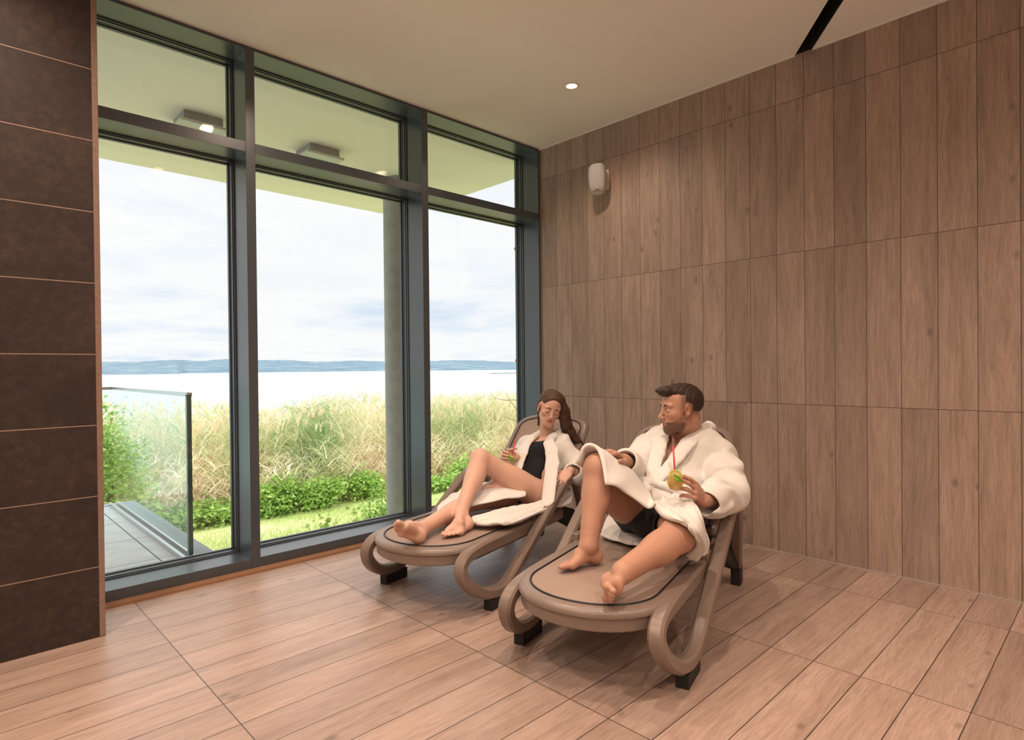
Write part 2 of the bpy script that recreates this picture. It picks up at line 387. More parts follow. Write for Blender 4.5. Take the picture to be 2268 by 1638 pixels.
def attr_mat(name, stops, rough=.6, trans=.35, name_attr='var'):
    t = NT(name); a = t.n('Attribute', _attribute_name=name_attr); c = t.ramp(a.outputs['Fac'], stops)
    p = t.pbsdf(c, rough, 0, .25)
    tl = t.n('BsdfTranslucent'); t.L.new(c, tl.inputs[0]); mx_ = t.n('MixShader'); mx_.inputs[0].default_value = trans
    t.L.new(t.bsdf.outputs[0], mx_.inputs[1]); t.L.new(tl.outputs[0], mx_.inputs[2]); t.L.new(mx_.outputs[0], t.out.inputs[0]); return t.m
M['grass'] = attr_mat('grass_blades', [(0, (.36, .46, .14)), (.5, (.47, .55, .18)), (1, (.66, .62, .33))])
M['reed'] = attr_mat('reed_leaves', [(0, (.28, .42, .18)), (.3, (.45, .56, .26)), (.5, (.70, .66, .38)), (.72, (.88, .74, .54)), (1, (.94, .78, .62))])
M['leaf'] = attr_mat('bramble_leaves', [(0, (.16, .32, .05)), (.5, (.36, .54, .12)), (1, (.60, .70, .24))])
M['bark'] = simple('grey_brown_bark', (.20, .15, .11), .85, vary=.3, scale=40)
def ribbons(base, ctrl, width, var, segs=3, side=None):
    """base (n,3), ctrl(n,k,3) offsets along the blade, flat tapered blades"""
    n, k, _ = ctrl.shape
    P = base[:, None, :]+ctrl
    d = P[:, -1]-P[:, 0]; 
    if side is None:
        s_ = rng.normal(size=(n, 3)); s_ = np.cross(d, s_); s_ /= np.linalg.norm(s_, axis=1, keepdims=True)+1e-9
    else: s_ = side
    taper = np.linspace(1, .08, k) if segs >= 0 else np.ones(k)
    w = width[:, None, None]*taper[None, :, None]*.5
    A = P-s_[:, None, :]*w; B_ = P+s_[:, None, :]*w
    V = np.stack([A, B_], 2).reshape(n*k*2, 3)
    idx = (np.arange(n)[:, None]*k*2+np.arange(k-1)[None, :]*2)
    F = np.stack([idx, idx+1, idx+3, idx+2], -1).reshape(-1, 4)
    va = np.repeat(var, k*2)
    return V, F, va
def merge(parts):
    V, F, A, o = [], [], [], 0
    for v, f, a in parts: V.append(v); F.append(f+o); A.append(a); o += len(v)
    return np.concatenate(V), np.concatenate(F), np.concatenate(A)
def attr_obj(name, parts, mat, parent=None):
    V, F, A = merge(parts); o = mobj(name, V, F, mat, parent)
    at = o.data.attributes.new('var', 'FLOAT', 'POINT')
    if len(at.data) == len(A): at.data.foreach_set('value', A.astype(np.float32))
    return o
def proj_xy(X, Y, Z=1.0):
    D = np.stack([X-CAM[0], Y-CAM[1], np.zeros_like(X)+Z-CAM[2]], -1); z = D@CF
    return CX+FPX*(D@CR)/z, CY-FPX*(D@CU)/z, z
# lawn blades (nobody could count them)
n = 80000
y = .6+rng.random(n)**1.0*8.6; x = -3.5+rng.random(n)*(5+1.35*y)
px, py, dz = proj_xy(x, y, lawn_z(y)); ok = (px > 100) & (px < 1280) & (np.hypot(x+.415, y-1.52) > .25); x, y = x[ok], y[ok]; n = len(x)
b = np.stack([x, y, lawn_z(y)+.0*x], -1); L_ = .035+.05*rng.random(n); tw = rng.normal(size=(n, 2))*.4
ct = np.stack([np.zeros((n, 3)), np.stack([tw[:, 0]*L_*.4, tw[:, 1]*L_*.4, L_*.6], -1), np.stack([tw[:, 0]*L_, tw[:, 1]*L_, L_], -1)], 1)
pat = .5+.5*np.sin(x*1.1+2*np.sin(y*.8))*np.sin(y*1.3+1.5)
tag(attr_obj('grass', [ribbons(b, ct, .006+.006*rng.random(n), np.clip(.15+.5*pat+.3*rng.random(n), 0, 1))], M['grass']), 'short mown green lawn sloping down behind the tall windows', 'grass', kind='stuff')
# reed bed
tops = np.array([(150, 890), (300, 893), (440, 886), (500, 900), (585, 908), (640, 893), (700, 880), (760, 866), (860, 870), (960, 876), (1040, 874), (1100, 866), (1200, 872)], float)
def top_z(x, y):
    px, py, z = proj_xy(x, y); t = np.interp(px, tops[:, 0], tops[:, 1])
    d = CF[None, :]+CR[None, :]*((px-CX)/FPX)[:, None]-CU[None, :]*((t-CY)/FPX)[:, None]
    return CAM[2]+d[:, 2]*(y-CAM[1])/d[:, 1], px
def reeds(n, ylo, yhi, hmin, hmax, lean, dry, plume, zoff=0.):
    y = ylo+(yhi-ylo)*rng.random(n); x = -7.0+rng.random(n)*(23.5); tz, px = top_z(x, y); ok = (px > -250) & (px < 1300)
    x, y, tz, px = x[ok], y[ok], tz[ok], px[ok]; n = len(x)
    ground = lawn_z(y)+.0; full = tz-ground
    h = full*(hmin+(hmax-hmin)*rng.random(n))
    ld = rng.normal(size=(n, 2))*lean
    ld[:, 0] += .10*np.sin(x*1.3)+.05
    gv_ = .5+.5*np.sin(px*.013+1.0)*np.cos(px*.0037+.4)                # green and straw coloured drifts
    green_band = np.exp(-((px-700)/80)**2)*.45+np.exp(-((px-1010)/60)**2)*.2
    base = np.stack([x, y, ground], -1)
    t = np.linspace(0, 1, 5)[None, :, None]
    tip = np.stack([ld[:, 0]*h, ld[:, 1]*h, h], -1)[:, None, :]
    ct = tip*np.concatenate([t**1.6, t**1.6, t*(1-.0*t)], 2)
    v0 = np.clip(dry+.22*(gv_-.5)-green_band+rng.normal(size=n)*.14, 0, 1)
    parts = [ribbons(base, ct, .009+.006*rng.random(n), v0)]
    # leaves along the stems
    for q in range(7):
        s = .25+.7*rng.random(n); p = base+np.stack([ld[:, 0]*h*s**1.6, ld[:, 1]*h*s**1.6, h*s], -1)
        az = rng.random(n)*6.283; ll = (.28+.3*rng.random(n)); up = .75+.5*rng.random(n)
        k = np.linspace(0, 1, 4)[None, :]
        out = ll[:, None]*k*.75; rise = ll[:, None]*(up[:, None]*k-.55*k*k)
        c = np.stack([np.cos(az)[:, None]*out, np.sin(az)[:, None]*out, rise], -1)
        vv = np.clip(v0-.08+.10*rng.normal(size=n)-(s-.5)*.35*(rng.random(n) < .6), 0, 1)
        parts.append(ribbons(p, c, .014+.014*rng.random(n), vv))
    if plume:
        m = rng.random(n) < plume; nb = int(m.sum()); top = base[m]+tip[m, 0]
        for q in range(7):
            az = rng.random(nb)*6.283; ll = .10+.10*rng.random(nb); k = np.linspace(0, 1, 3)[None, :]
            st = top-np.array([0, 0, 1])*(.17*rng.random(nb))[:, None]
            out = ll[:, None]*k*.35; c = np.stack([np.cos(az)[:, None]*out+.25*out, np.sin(az)[:, None]*out, ll[:, None]*k*.9], -1)
            parts.append(ribbons(st, c, .022+.012*rng.random(nb), np.clip(.86+.12*rng.normal(size=nb), .6, 1)))
    return parts
tag(attr_obj('reed_bed', reeds(7400, 9.3, 12.6, .72, 1.0, .07, .64, .45)+reeds(3700, 9.0, 11.5, .35, .7, .24, .80, 0)+reeds(3200, 9.0, 10.2, .2, .55, .5, .95, 0), M['reed']),
    'tall green and straw coloured reed bed between the lawn and the lake', 'reeds', kind='stuff')
# ------------------------------------------------------------------ leaf clouds
def leaves(cent, n, size, spread, var0=.5, flat=1.0):
    c = np.array(cent)[rng.integers(0, len(cent), n)]; p = c+rng.normal(size=(n, 3))*np.array(spread)
    a = rng.normal(size=(n, 3)); a[:, 2] = a[:, 2]*.5-.15; a /= np.linalg.norm(a, axis=1, keepdims=True)
    s_ = np.cross(a, rng.normal(size=(n, 3))); s_ /= np.linalg.norm(s_, axis=1, keepdims=True)
    L_ = size*(.6+.8*rng.random(n)); nn = np.cross(a, s_)
    A = p; B_ = p+a*L_[:, None]*.5+s_*L_[:, None]*.3+nn*L_[:, None]*.06; C_ = p+a*L_[:, None]; D_ = p+a*L_[:, None]*.5-s_*L_[:, None]*.3+nn*L_[:, None]*.06
    V = np.stack([A, B_, C_, D_], 1).reshape(-1, 3); F = np.arange(n*4).reshape(n, 4)
    return V, F, np.repeat(np.clip(var0+.22*rng.normal(size=n), 0, 1), 4)
def bush(name, x, y, w, h, n, label, cat, group, size=.075, var0=.45, dpt=.45, zb=None):
    z = lawn_z(y) if zb is None else zb
    root = empty(name, (x, y, z)); tag(root, label, cat, group)
    cs = []
    br = MB()
    for k in range(9):
        a = rng.random()*6.28; r = rng.random()**.5; e = np.array([math.cos(a)*r*w*.75, math.sin(a)*r*dpt*.7, h*(.35+.6*rng.random()*(1-.4*r))])
        br.tube([(e[0]*.1, e[1]*.1, 0), tuple(e*np.array([.6, .6, .5])), tuple(e)], [.012, .008, .003], 5); cs += [e, e*.75]
    br.build('stem', M['bark'], root)
    attr_obj('foliage', [leaves(cs, n, size, (w*.22, dpt*.25, h*.17), var0)], M['leaf'], root)
    return root
def on_lawn(px, py, a=-.72, b=-.128):
    d = ray(px, py); t_ = (a+b*CAM[1]-CAM[2])/(d[2]-b*d[1]); return CAM+t_*d
where = [(478, 1160, 'between the balustrade post and the first mullion'), (262, 1175, 'seen through the glass balustrade beside the stone wall'), (372, 1168, 'seen through the middle of the glass balustrade'), (598, 1146, 'just right of the first mullion'), (664, 1138, 'between first mullion and sapling'),
         (742, 1126, 'left of the sapling'), (818, 1108, 'beside the round concrete column'), (985, 1092, 'just right of the second mullion'), (1070, 1074, 'behind the reclining woman')]
for i, (bx, by, wh) in enumerate(where):
    p = on_lawn(bx, by); p = CAM+(p-CAM)*min(1, 11.9/(p[1]-CAM[1]))
    bush('bramble_bush', p[0], p[1]+.3, .55+.3*rng.random(), .42+.42*rng.random(), 2100, 'green bramble bush below the reeds, '+wh, 'bush', 'bramble bushes along the foot of the reeds', .085, .42)
# leafy tree behind the left balustrade
def tree(name, x, y, z, pts, label, cat, n, size, spread, var0, trunk=.03):
    root = empty(name, (x, y, z)); tag(root, label, cat)
    br = MB(); cs = []
    for chain in pts:
        br.tube(catmull(chain, 4), list(np.linspace(trunk*chain[0][3] if len(chain[0]) > 3 else trunk, trunk*.18, (len(chain)-1)*4+1)) if True else .01, 6)
        if n: cs += [np.array(c[:3]) for c in chain[1:]]
    br.build('trunk', M['bark'], root)
    if n: attr_obj('foliage', [leaves(cs, n, size, spread, var0)], M['leaf'], root)
    return root
p = pl(236, 1115, 1, 5.2)
tree('leafy_shrub', p[0]-.15, 5.2, lawn_z(5.2), [[(0, 0, 0), (.03, 0, .6), (0, .05, 1.1), (.05, 0, 1.75)], [(0, 0, .3), (.22, .1, .7), (.38, .0, 1.1)], [(0, 0, .3), (-.3, .1, .8), (-.45, 0, 1.35)], [(0, 0, .7), (.2, -.1, 1.1), (.30, .1, 1.45)]],
     'tall leafy green shrub behind the glass balustrade beside the dark stone wall', 'shrub', 6500, .060, (.15, .17, .20), .5)
# sapling left of the column
p = pl(848, 1160, 1, 3.6); zb = lawn_z(3.6); sc = p[2]
tree('sapling', p[0], 3.6, zb, [[(0, 0, 0), (0, 0, sc-zb+.05), (-.01, 0, sc-zb+.22), (-.01, 0, sc-zb+.42)], [(0, 0, sc-zb+.02), (-.10, .02, sc-zb+.10), (-.21, .02, sc-zb+.22)], [(0, 0, sc-zb+.02), (.1, -.03, sc-zb+.13), (.16, 0, sc-zb+.23)], [(0, 0, sc-zb-.05), (-.14, 0, sc-zb-.0), (-.26, 0, sc-zb+.06)], [(0, 0, sc-zb-.04), (.14, .05, sc-zb+.05), (.24, .05, sc-zb+.14)]],
     'young pale-stemmed sapling with sparse leaves left of the concrete column', 'sapling', 1000, .045, (.06, .06, .07), .3, .014)
p = pl(1175, 900, 1, 4.0); 
def rel(px_, py_, o): q = pl(px_, py_, 1, 4.0+o); return tuple(np.array(q)-np.array([p[0], 4.0, lawn_z(4.0)]))
tree('bare_branches', p[0], 4.0, lawn_z(4.0), [[(0, 0, 0), (.0, 0, .9), rel(1170, 960, 0)], [rel(1170, 960, 0), rel(1154, 892, 0), rel(1120, 886, 0), rel(1097, 881, 0), rel(1080, 862, .0)], [rel(1170, 960, 0), rel(1143, 905, .05), rel(1130, 888, .05), rel(1117, 862, .05)], [rel(1170, 980, 0), rel(1147, 935, 0), rel(1120, 925, 0), rel(1112, 912, 0)], [rel(1170, 990, 0), rel(1130, 975, 0), rel(1115, 958, 0)]],
     'thin bare grey branches in front of the reeds in the right-hand window', 'branches', 0, .05, (.1, .1, .1), .5, .009)
for k, (wx, wy, lb) in enumerate(((655, 1192, 'low yellow-green weed close to the sill, left one beside the first mullion'), (722, 1176, 'low yellow-green weed close to the sill, below the middle of the centre window'), (790, 1160, 'low yellow-green weed close to the sill, just left of the sapling'))):
    q = pl(wx, wy, 1, 1.9); 
    bush('garden_weed', q[0], 1.9, .20, q[2]-lawn_z(1.9)+.10, 700, lb, 'weed', 'weeds close to the window sill', .05, .8, .14)
# ------------------------------------------------------------------ lake, hills, breakwater
def lake_mat():
    t = NT('lake_water'); g = t.n('NewGeometry').outputs['Position']; n = t.noise(g, .35, 4, .6)
    t.pbsdf((.50, .57, .59), .2, 0, .5, t.bump(n, .12, .3)); return t.m
ZL = -3.1
S(mobj('lake', [(-900, 13.5, ZL), (1500, 13.5, ZL), (1500, 1400, ZL), (-900, 1400, ZL)], [[0, 1, 2, 3]], lake_mat()))
rid = np.array([(100, 801), (230, 800), (300, 801), (390, 796), (440, 799), (500, 795), (530, 797), (640, 797), (700, 801), (790, 798), (865, 801), (955, 799), (1020, 797), (1090, 799), (1150, 802), (1260, 804)], float)
hv, hf = [], []; cols_ = 110; rows = 7
for i in range(cols_+1):
    px_ = 100+1160*i/cols_; rt = np.interp(px_, rid[:, 0], rid[:, 1])+.35*math.sin(px_*.21)+.3*math.sin(px_*.087)
    d = ray(px_, 820); d = d/np.hypot(d[0], d[1]); sh = np.interp(px_, [230, 1150], [825, 818])
    dd = ray(px_, sh); dd /= np.hypot(dd[0], dd[1]); D0 = (ZL-CAM[2])/dd[2] if dd[2] < -.002 else 900
    D0 = min(D0, 1100); dr = ray(px_, rt); dr /= np.hypot(dr[0], dr[1]); D1 = D0*1.5
    zt = CAM[2]+dr[2]*D1
    for j in range(rows):
        s_ = j/(rows-1); D = D0+(D1-D0)*s_; z = ZL+(zt-ZL)*(s_**.75)*(1 if j in (0, rows-1) else 1+.06*math.sin(px_*.03*j+j*2))
        hv.append((CAM[0]+d[0]*D, CAM[1]+d[1]*D, z-(0 if j else .5)))
for i in range(cols_):
    for j in range(rows-1): a = i*rows+j; hf.append([a, a+rows, a+rows+1, a+1])
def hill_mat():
    t = NT('far_hills_painted_haze'); g = t.n('NewGeometry').outputs['Position']; n = t.noise(g, .018, 5, .6); n2 = t.noise(g, .12, 3, .7)
    c = t.ramp(t.math('ADD', t.math('MULTIPLY', n, .6), t.math('MULTIPLY', n2, .4)), [(.36, (.105, .155, .195)), (.55, (.155, .215, .25)), (.66, (.28, .31, .30))])  # pale blue of distant air haze is painted into the hill colours
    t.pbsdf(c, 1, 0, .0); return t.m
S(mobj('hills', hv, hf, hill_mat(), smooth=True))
jx, jy = pl(1088, 828, 2, ZL)[:2]; jx2, jy2 = pl(1185, 826.5, 2, ZL)[:2]
bk = empty('breakwater', (jx, jy, ZL)); tag(bk, 'long low stone breakwater far out on the lake in the right-hand window', 'breakwater')
mb = MB(); Dj = math.hypot(jx-CAM[0], jy-CAM[1]); sc = Dj/1300
for k in range(60):
    t_ = k/59; xx, yy = (jx2-jx)*t_, (jy2-jy)*t_; r_ = sc*(1.3+1.1*rng.random()); mb.box(xx-r_, xx+r_, yy-r_, yy+r_, -1, r_*1.2)
mb.build('rubble', M['concrete'], bk)
xx, yy = (jx2-jx)*.09, (jy2-jy)*.09
MB().lathe([(1.6*sc, 0), (1.6*sc, 3*sc), (.7*sc, 3.2*sc), (.55*sc, 7.5*sc), (.9*sc, 7.6*sc), (.6*sc, 9.2*sc)], 12, Matrix.Translation((xx, yy, 0))).build('beacon', M['facade'], bk)

# ------------------------------------------------------------------ glass balustrade on the terrace
bal = empty('glass_balustrade', (-2.54, 1.73, -.05)); tag(bal, 'frameless glass balustrade with grey rail on the paved terrace', 'balustrade')
def Bb(*a): return MB().box(a[0]+2.54, a[1]+2.54, a[2]-1.73, a[3]-1.73, a[4]+.05, a[5]+.05)
Bb(-2.546, -2.534, .66, 2.83, .0, .975).build('glass_panel', M['balglass'], bal)
Bb(-7.0, -2.546, 2.824, 2.836, .0, .975).build('glass_panel', M['balglass'], bal)
Bb(-2.556, -2.524, .63, 2.85, .975, 1.0).box(-7.0+2.54, -2.556+2.54, 2.815-1.73, 2.847-1.73, 1.025, 1.05).build('top_rail', M['steel'], bal, bw=.003)
Bb(-2.556, -2.530, .628, .655, -.05, .985).build('edge_profile', M['glass_edge'], bal)
Bb(-2.580, -2.560, .50, 2.86, -.05, -.02).box(-2.525+2.54, -2.508+2.54, .5-1.73, 2.86-1.73, 0, .03).build('base_channel', M['steel'], bal, bw=.003)
# small glass screen on the facade beyond the right-hand window
sx, sy, sz0 = pl(1146, 548, 1, .45); _, _, sz1 = pl(1146, 800, 1, .45)
fs = empty('facade_glass_screen', (sx, sy, sz1)); tag(fs, 'narrow greenish glass screen on metal brackets outside beside the right-hand window', 'glass screen')
hh = sz0-sz1
MB().box(0, .25, 0, .012, .02, hh-.02).build('glass_panel', M['balglass'], fs)
MB().box(-.012, .25, -.045, .03, hh-.02, hh+.004).build('bracket', M['lamp_grey'], fs); MB().box(-.012, .25, -.045, .03, -.004, .02).build('bracket', M['lamp_grey'], fs)
# soffit lamps
for x0, lb in ((-2.42, 'left'), (-1.50, 'centre')):
    t_ = empty('soffit_light', (x0+.15, 1.30, H)); tag(t_, 'flat grey box light under the outside canopy, seen through the %s window' % lb, 'outdoor light', 'box lights under the outside canopy')
    MB().box(-.13, .13, -.13, .13, -.065, 0).build('housing', M['lamp_grey'], t_, bw=.004); MB().box(-.16, .16, -.155, .155, -.085, -.065).build('cover_plate', M['facade'], t_, bw=.003)

# ================================================================== DOWNLIGHTS
spots = [(-.675, -.90), (-2.19, -.86), (-2.20, -2.16), (-3.70, -.90), (-3.70, -2.16), (-5.2, -.9), (-5.2, -2.16), (-2.2, -3.6), (-3.7, -3.6), (-5.2, -3.6), (-.85, -4.2), (-2.2, -5.2), (-3.9, -5.2), (-6.7, -2.2), (-6.7, -4.2), (-.9, -5.8)]
lab0 = 'round recessed downlight glowing warm in the ceiling above the white speaker'
proto = None
def downlight(x, y):
    t_ = empty('ceiling_downlight', (x, y, H))
    MB().lathe([(.036, -.004), (.047, -.0045), (.049, -.002), (.049, 0), (.036, 0)], 40, closed=True).build('trim_ring', M['white_paint'], t_, True)
    MB().lathe([(.0, -.0012), (.036, -.0012), (.036, 0)], 32).build('lamp_face', M['lamp_glow'], t_)
    return t_
for i, (x, y) in enumerate(spots):
    if proto is None: o = proto = downlight(x, y); tag(o, lab0, 'downlight', 'warm downlights in the ceiling')
    else:
        o = proto.copy(); COL.objects.link(o); o.location = (x, y, H)
        for ch in list(proto.children): c_ = ch.copy(); COL.objects.link(c_); c_.parent = o
        o['label'] = 'round warm ceiling downlight beyond the upper edge of the picture'
    ld = bpy.data.lights.new('downlight_lamp', 'SPOT'); ld.energy = 44 if not (x > -1.6 and y < -3) else 20; ld.color = (1.0, .77, .60); ld.spot_size = math.radians(150); ld.spot_blend = 1.0; ld.shadow_soft_size = .04
    lo = bpy.data.objects.new('downlight_lamp', ld); COL.objects.link(lo); lo.parent = o; lo.location = (0, 0, -.02)

# ================================================================== WALL SPEAKER
M['spk'] = simple('speaker_white_plastic', (.60, .56, .52), .45, vary=.01)
M['grille'] = simple('speaker_grille_grey', (.40, .39, .39), .6, vary=.1, scale=900, bump=.2, bscale=900)
q = pl(1345, 398, 0, 0.0)
sp = empty('wall_speaker', (0, q[1], q[2])); tag(sp, 'small white loudspeaker on a bracket high on the wood-tiled wall', 'speaker')
MB().box(-.014, 0, -.022, .022, -.075, .075).build('bracket', M['white_paint'], sp, bw=.008)
MB().tube([(-.01, 0, 0), (-.05, .0, 0)], .016, 16).build('swivel_arm', M['white_paint'], sp, True)
MS = Matrix.Translation((-.100, .010, -.015)) @ Matrix.Rotation(math.radians(28), 4, 'Z') @ Matrix.Rotation(math.radians(-9), 4, 'Y')
def superbox(a, b, c, e1, e2, n=28, m=40, fx=None):
    v, f = [], []
    sg = lambda x, p: math.copysign(abs(x)**p, x)
    for i in range(n+1):
        ph = -math.pi/2+math.pi*i/n
        for k in range(m):
            th = 2*math.pi*k/m
            p = (a*sg(math.cos(ph), e1)*sg(math.cos(th), e2), b*sg(math.cos(ph), e1)*sg(math.sin(th), e2), c*sg(math.sin(ph), e1)); v.append(fx(p) if fx else p)
    for i in range(n):
        for k in range(m): k2 = (k+1) % m; f.append([i*m+k, i*m+k2, (i+1)*m+k2, (i+1)*m+k])
    return v, f
v, f = superbox(.066, .062, .113, .62, .60, fx=lambda p: (p[0]*(1+.10*p[2]/.13), p[1]*(1-.12*(p[0]/.066)+.05*p[2]/.13), p[2]))
mobj('cabinet', [tuple(MS @ Vector(p)) for p in v], f, M['spk'], sp, True)
gv_, gf_ = [], []; NA, NB = 22, 26
sgp = lambda x, p: math.copysign(abs(x)**p, x)
for i in range(NA+1):
    ph = -.80+1.60*i/NA
    for k in range(NB+1):
        th_ = math.pi-1.05+2.10*k/NB; p = (.0672*sgp(math.cos(ph), .62)*sgp(math.cos(th_), .6), .0632*sgp(math.cos(ph), .62)*sgp(math.sin(th_), .6), .114*sgp(math.sin(ph), .62))
        gv_.append(tuple(MS @ Vector((p[0]*(1+.10*p[2]/.13)-.0012, p[1]*(1-.12*(p[0]/.066)+.05*p[2]/.13), p[2]))))
for i in range(NA):
    for k in range(NB): a_ = i*(NB+1)+k; gf_.append([a_, a_+NB+1, a_+NB+2, a_+1])
go = mobj('grille', gv_, gf_, M['grille'], sp, True); md = go.modifiers.new('s', 'SOLIDIFY'); md.thickness = .002; md.offset = 1
M['badge'] = simple('badge', (.8, .6, .5), .3, .6)
mobj('badge', [tuple(MS @ Vector(p)) for p in MB().box(-.0712, -.066, -.014, .014, -.070, -.066).v], MB().box(0, 1, 0, 1, 0, 1).f, M['badge'], sp)

# ================================================================== SUN LOUNGERS
def outline_rings(mb, outl, rings):
    """outl: closed list of 2D pts (ccw); rings: (inset, z)"""
    P = np.array(outl); n = len(P); T = np.roll(P, -1, 0)-np.roll(P, 1, 0); T /= np.linalg.norm(T, axis=1, keepdims=True); N_ = np.stack([T[:, 1], -T[:, 0]], 1)
    b = len(mb.v)
    for ins, z in rings:
        Q = P-N_*ins
        zz = z if callable(z) else (lambda p, z=z: z)
        mb.v += [(x, y, zz((x, y))) for x, y in Q]
    for i in range(len(rings)-1):
        for k in range(n): k2 = (k+1) % n; mb.f.append([b+i*n+k, b+i*n+k2, b+(i+1)*n+k2, b+(i+1)*n+k])
    return b, n
def rr(w, u0, u1, front=1, back=1, m=14, p0=2.6, p1=2.6, d0=.34, d1=.2):
    """rounded board outline from u0 to u1, half width w, superelliptic ends of depth d0 / d1"""
    pts = []
    for k in range(m*2+1):
        a = -math.pi/2+math.pi*k/(m*2); c, s_ = math.cos(a), math.sin(a)
        pts.append((u1-d1+d1*abs(c)**(2/p1), w*math.copysign(abs(s_)**(2/p1), s_)))
    for k in range(m*2+1):
        a = math.pi/2+math.pi*k/(m*2); c, s_ = math.cos(a), math.sin(a)
        pts.append((u0+d0-d0*abs(c)**(2/p0), w*math.copysign(abs(s_)**(2/p0), s_)))
    return pts
def board(root, name, w, u0, u1, zt, zb, Mx, d0, d1, p0, p1):
    ol = rr(w, u0, u1, d0=d0, d1=d1, p0=p0, p1=p1)
    mb = MB(); b, n = outline_rings(mb, ol, [(.035, zb), (.014, zb), (.009, zb+.005), (.007, zt-.031), (.0, zt-.029), (-.001, zt-.022), (.003, zt-.011), (.012, zt-.003), (.026, zt), (.044, zt+.001), (.050, zt-.004), (.05, zb+.002), (.035, zb)])
    mb.v = [tuple(Mx @ Vector(p)) for p in mb.v]; o = mb.build(name, M['lounger'], root, True); o.modifiers.new('e', 'EDGE_SPLIT').split_angle = math.radians(40)
    sg = MB(); b, n = outline_rings(sg, ol, [(.046, zt-.006), (.046, zt+.0005), (.052, zt+.001), (.06, zt+.001)])
    # fill the middle of the sling by bridging across the board
    ring = [b+3*n+k for k in range(n)]; h_ = n//2
    for k in range(h_-1): sg.f.append([ring[k], ring[k+1], ring[n-2-k], ring[n-1-k]])
    bot = [b+k for k in range(n)]
    for k in range(h_-1): sg.f.append([bot[n-1-k], bot[n-2-k], bot[k+1], bot[k]])
    sg.v = [tuple(Mx @ Vector(p)) for p in sg.v]; sg.build('sling', M['sling'], root, True)
    P = np.array(ol); T = np.roll(P, -1, 0)-np.roll(P, 1, 0); T /= np.linalg.norm(T, axis=1, keepdims=True); N_ = np.stack([T[:, 1], -T[:, 0]], 1); Q = P-N_*.046
    MB().tube([tuple(Mx @ Vector((x, y, zt+.0025))) for x, y in Q], .0042, 8, closed=True).build('piping', M['piping'], root, True)
    return o
HB, BA, BL = .745, math.radians(45), .70
def make_lounger():
    root = empty('sun_lounger')
    I = Matrix.Identity(4)
    board(root, 'seat_frame', .296, -.328, .80, .315, .236, I, .27, .08, 2.1, 3.0)
    MBk = Matrix.Translation((HB, 0, .318)) @ Matrix.Rotation(-BA, 4, 'Y')
    board(root, 'backrest_frame', .275, 0.0, BL, .012, -.028, MBk, .05, .16, 4, 2.9)
    for s_ in (1, -1):
        path = [(.74, .280, .282), (.45, .282, .282), (.10, .284, .282), (-.06, .286, .282), (-.155, .288, .276), (-.205, .290, .258), (-.228, .294, .225), (-.215, .302, .180), (-.170, .314, .130), (-.105, .325, .090), (-.03, .333, .072), (.045, .337, .074), (.105, .339, .098), (.18, .341, .146), (.30, .344, .228), (.45, .346, .328), (.57, .347, .406), (.645, .347, .452), (.72, .346, .478), (.79, .343, .474), (.852, .338, .435), (.905, .330, .365), (.965, .318, .275), (1.03, .305, .18), (1.075, .297, .105)]
        P = catmull(path, 6); ts = [.066 if i < 20 else (.052 if i < 104 else .05) for i in range(len(P))]
        ts = [sum(ts[max(0, i-5):i+6])/len(ts[max(0, i-5):i+6]) for i in range(len(P))]
        MB().sweep([(x, y*s_, z) for x, y, z in P], (0, 1, 0), .056, ts).build('side_arm', M['lounger'], root, True).modifiers.new('e', 'EDGE_SPLIT').split_angle = math.radians(32)
        MB().box(-.075, .085, .334*s_-.024, .334*s_+.024, 0, .052).build('foot_pad', M['lounger_dark'], root, bw=.003)
        MB().box(1.055, 1.125, .294*s_-.024, .294*s_+.024, 0, .105).build('foot_pad', M['lounger_dark'], root, bw=.004)
        MB().box(.40, .47, .300*s_-.016, .300*s_+.022 if s_ > 0 else .300*s_+.016, .23, .345).build('arm_bracket', M['lounger'], root, bw=.006)
        MB().tube([(.44, .27*s_, .25), (.44, .335*s_, .25)], .028, 16).build('knob', M['lounger_dark'], root, True)
        MB().sweep([(.74, .25*s_, .285), (.90, .262*s_, .22), (1.00, .275*s_, .15), (1.06, .288*s_, .11)], (0, 1, 0), .05, [.08, .11, .09, .06]).build('rear_brace', M['lounger_dark'], root, True)
        MB().tube([(.80, .235*s_, .29), (.92, .235*s_, .46)], .006, 8).build('prop_rod', M['steel'], root, True)
    MB().box(.95, 1.01, -.28, .28, .17, .21).build('cross_bar', M['lounger'], root, bw=.006)
    return root
O1, A1 = (-1.835, -.995, 0), math.radians(13.8)
O2, A2 = (-1.812, -1.992, 0), math.radians(14.8)
lg1 = make_lounger(); lg1.location = O1; lg1.rotation_euler = (0, 0, A1)
tag(lg1, 'taupe plastic sun lounger by the window carrying the woman', 'sun lounger', 'taupe sun loungers')
lg2 = lg1.copy(); COL.objects.link(lg2); lg2.location = O2; lg2.rotation_euler = (0, 0, A2)
for ch in list(lg1.children): c_ = ch.copy(); COL.objects.link(c_); c_.parent = lg2
lg2['label'] = 'taupe plastic sun lounger nearer the camera carrying the man'
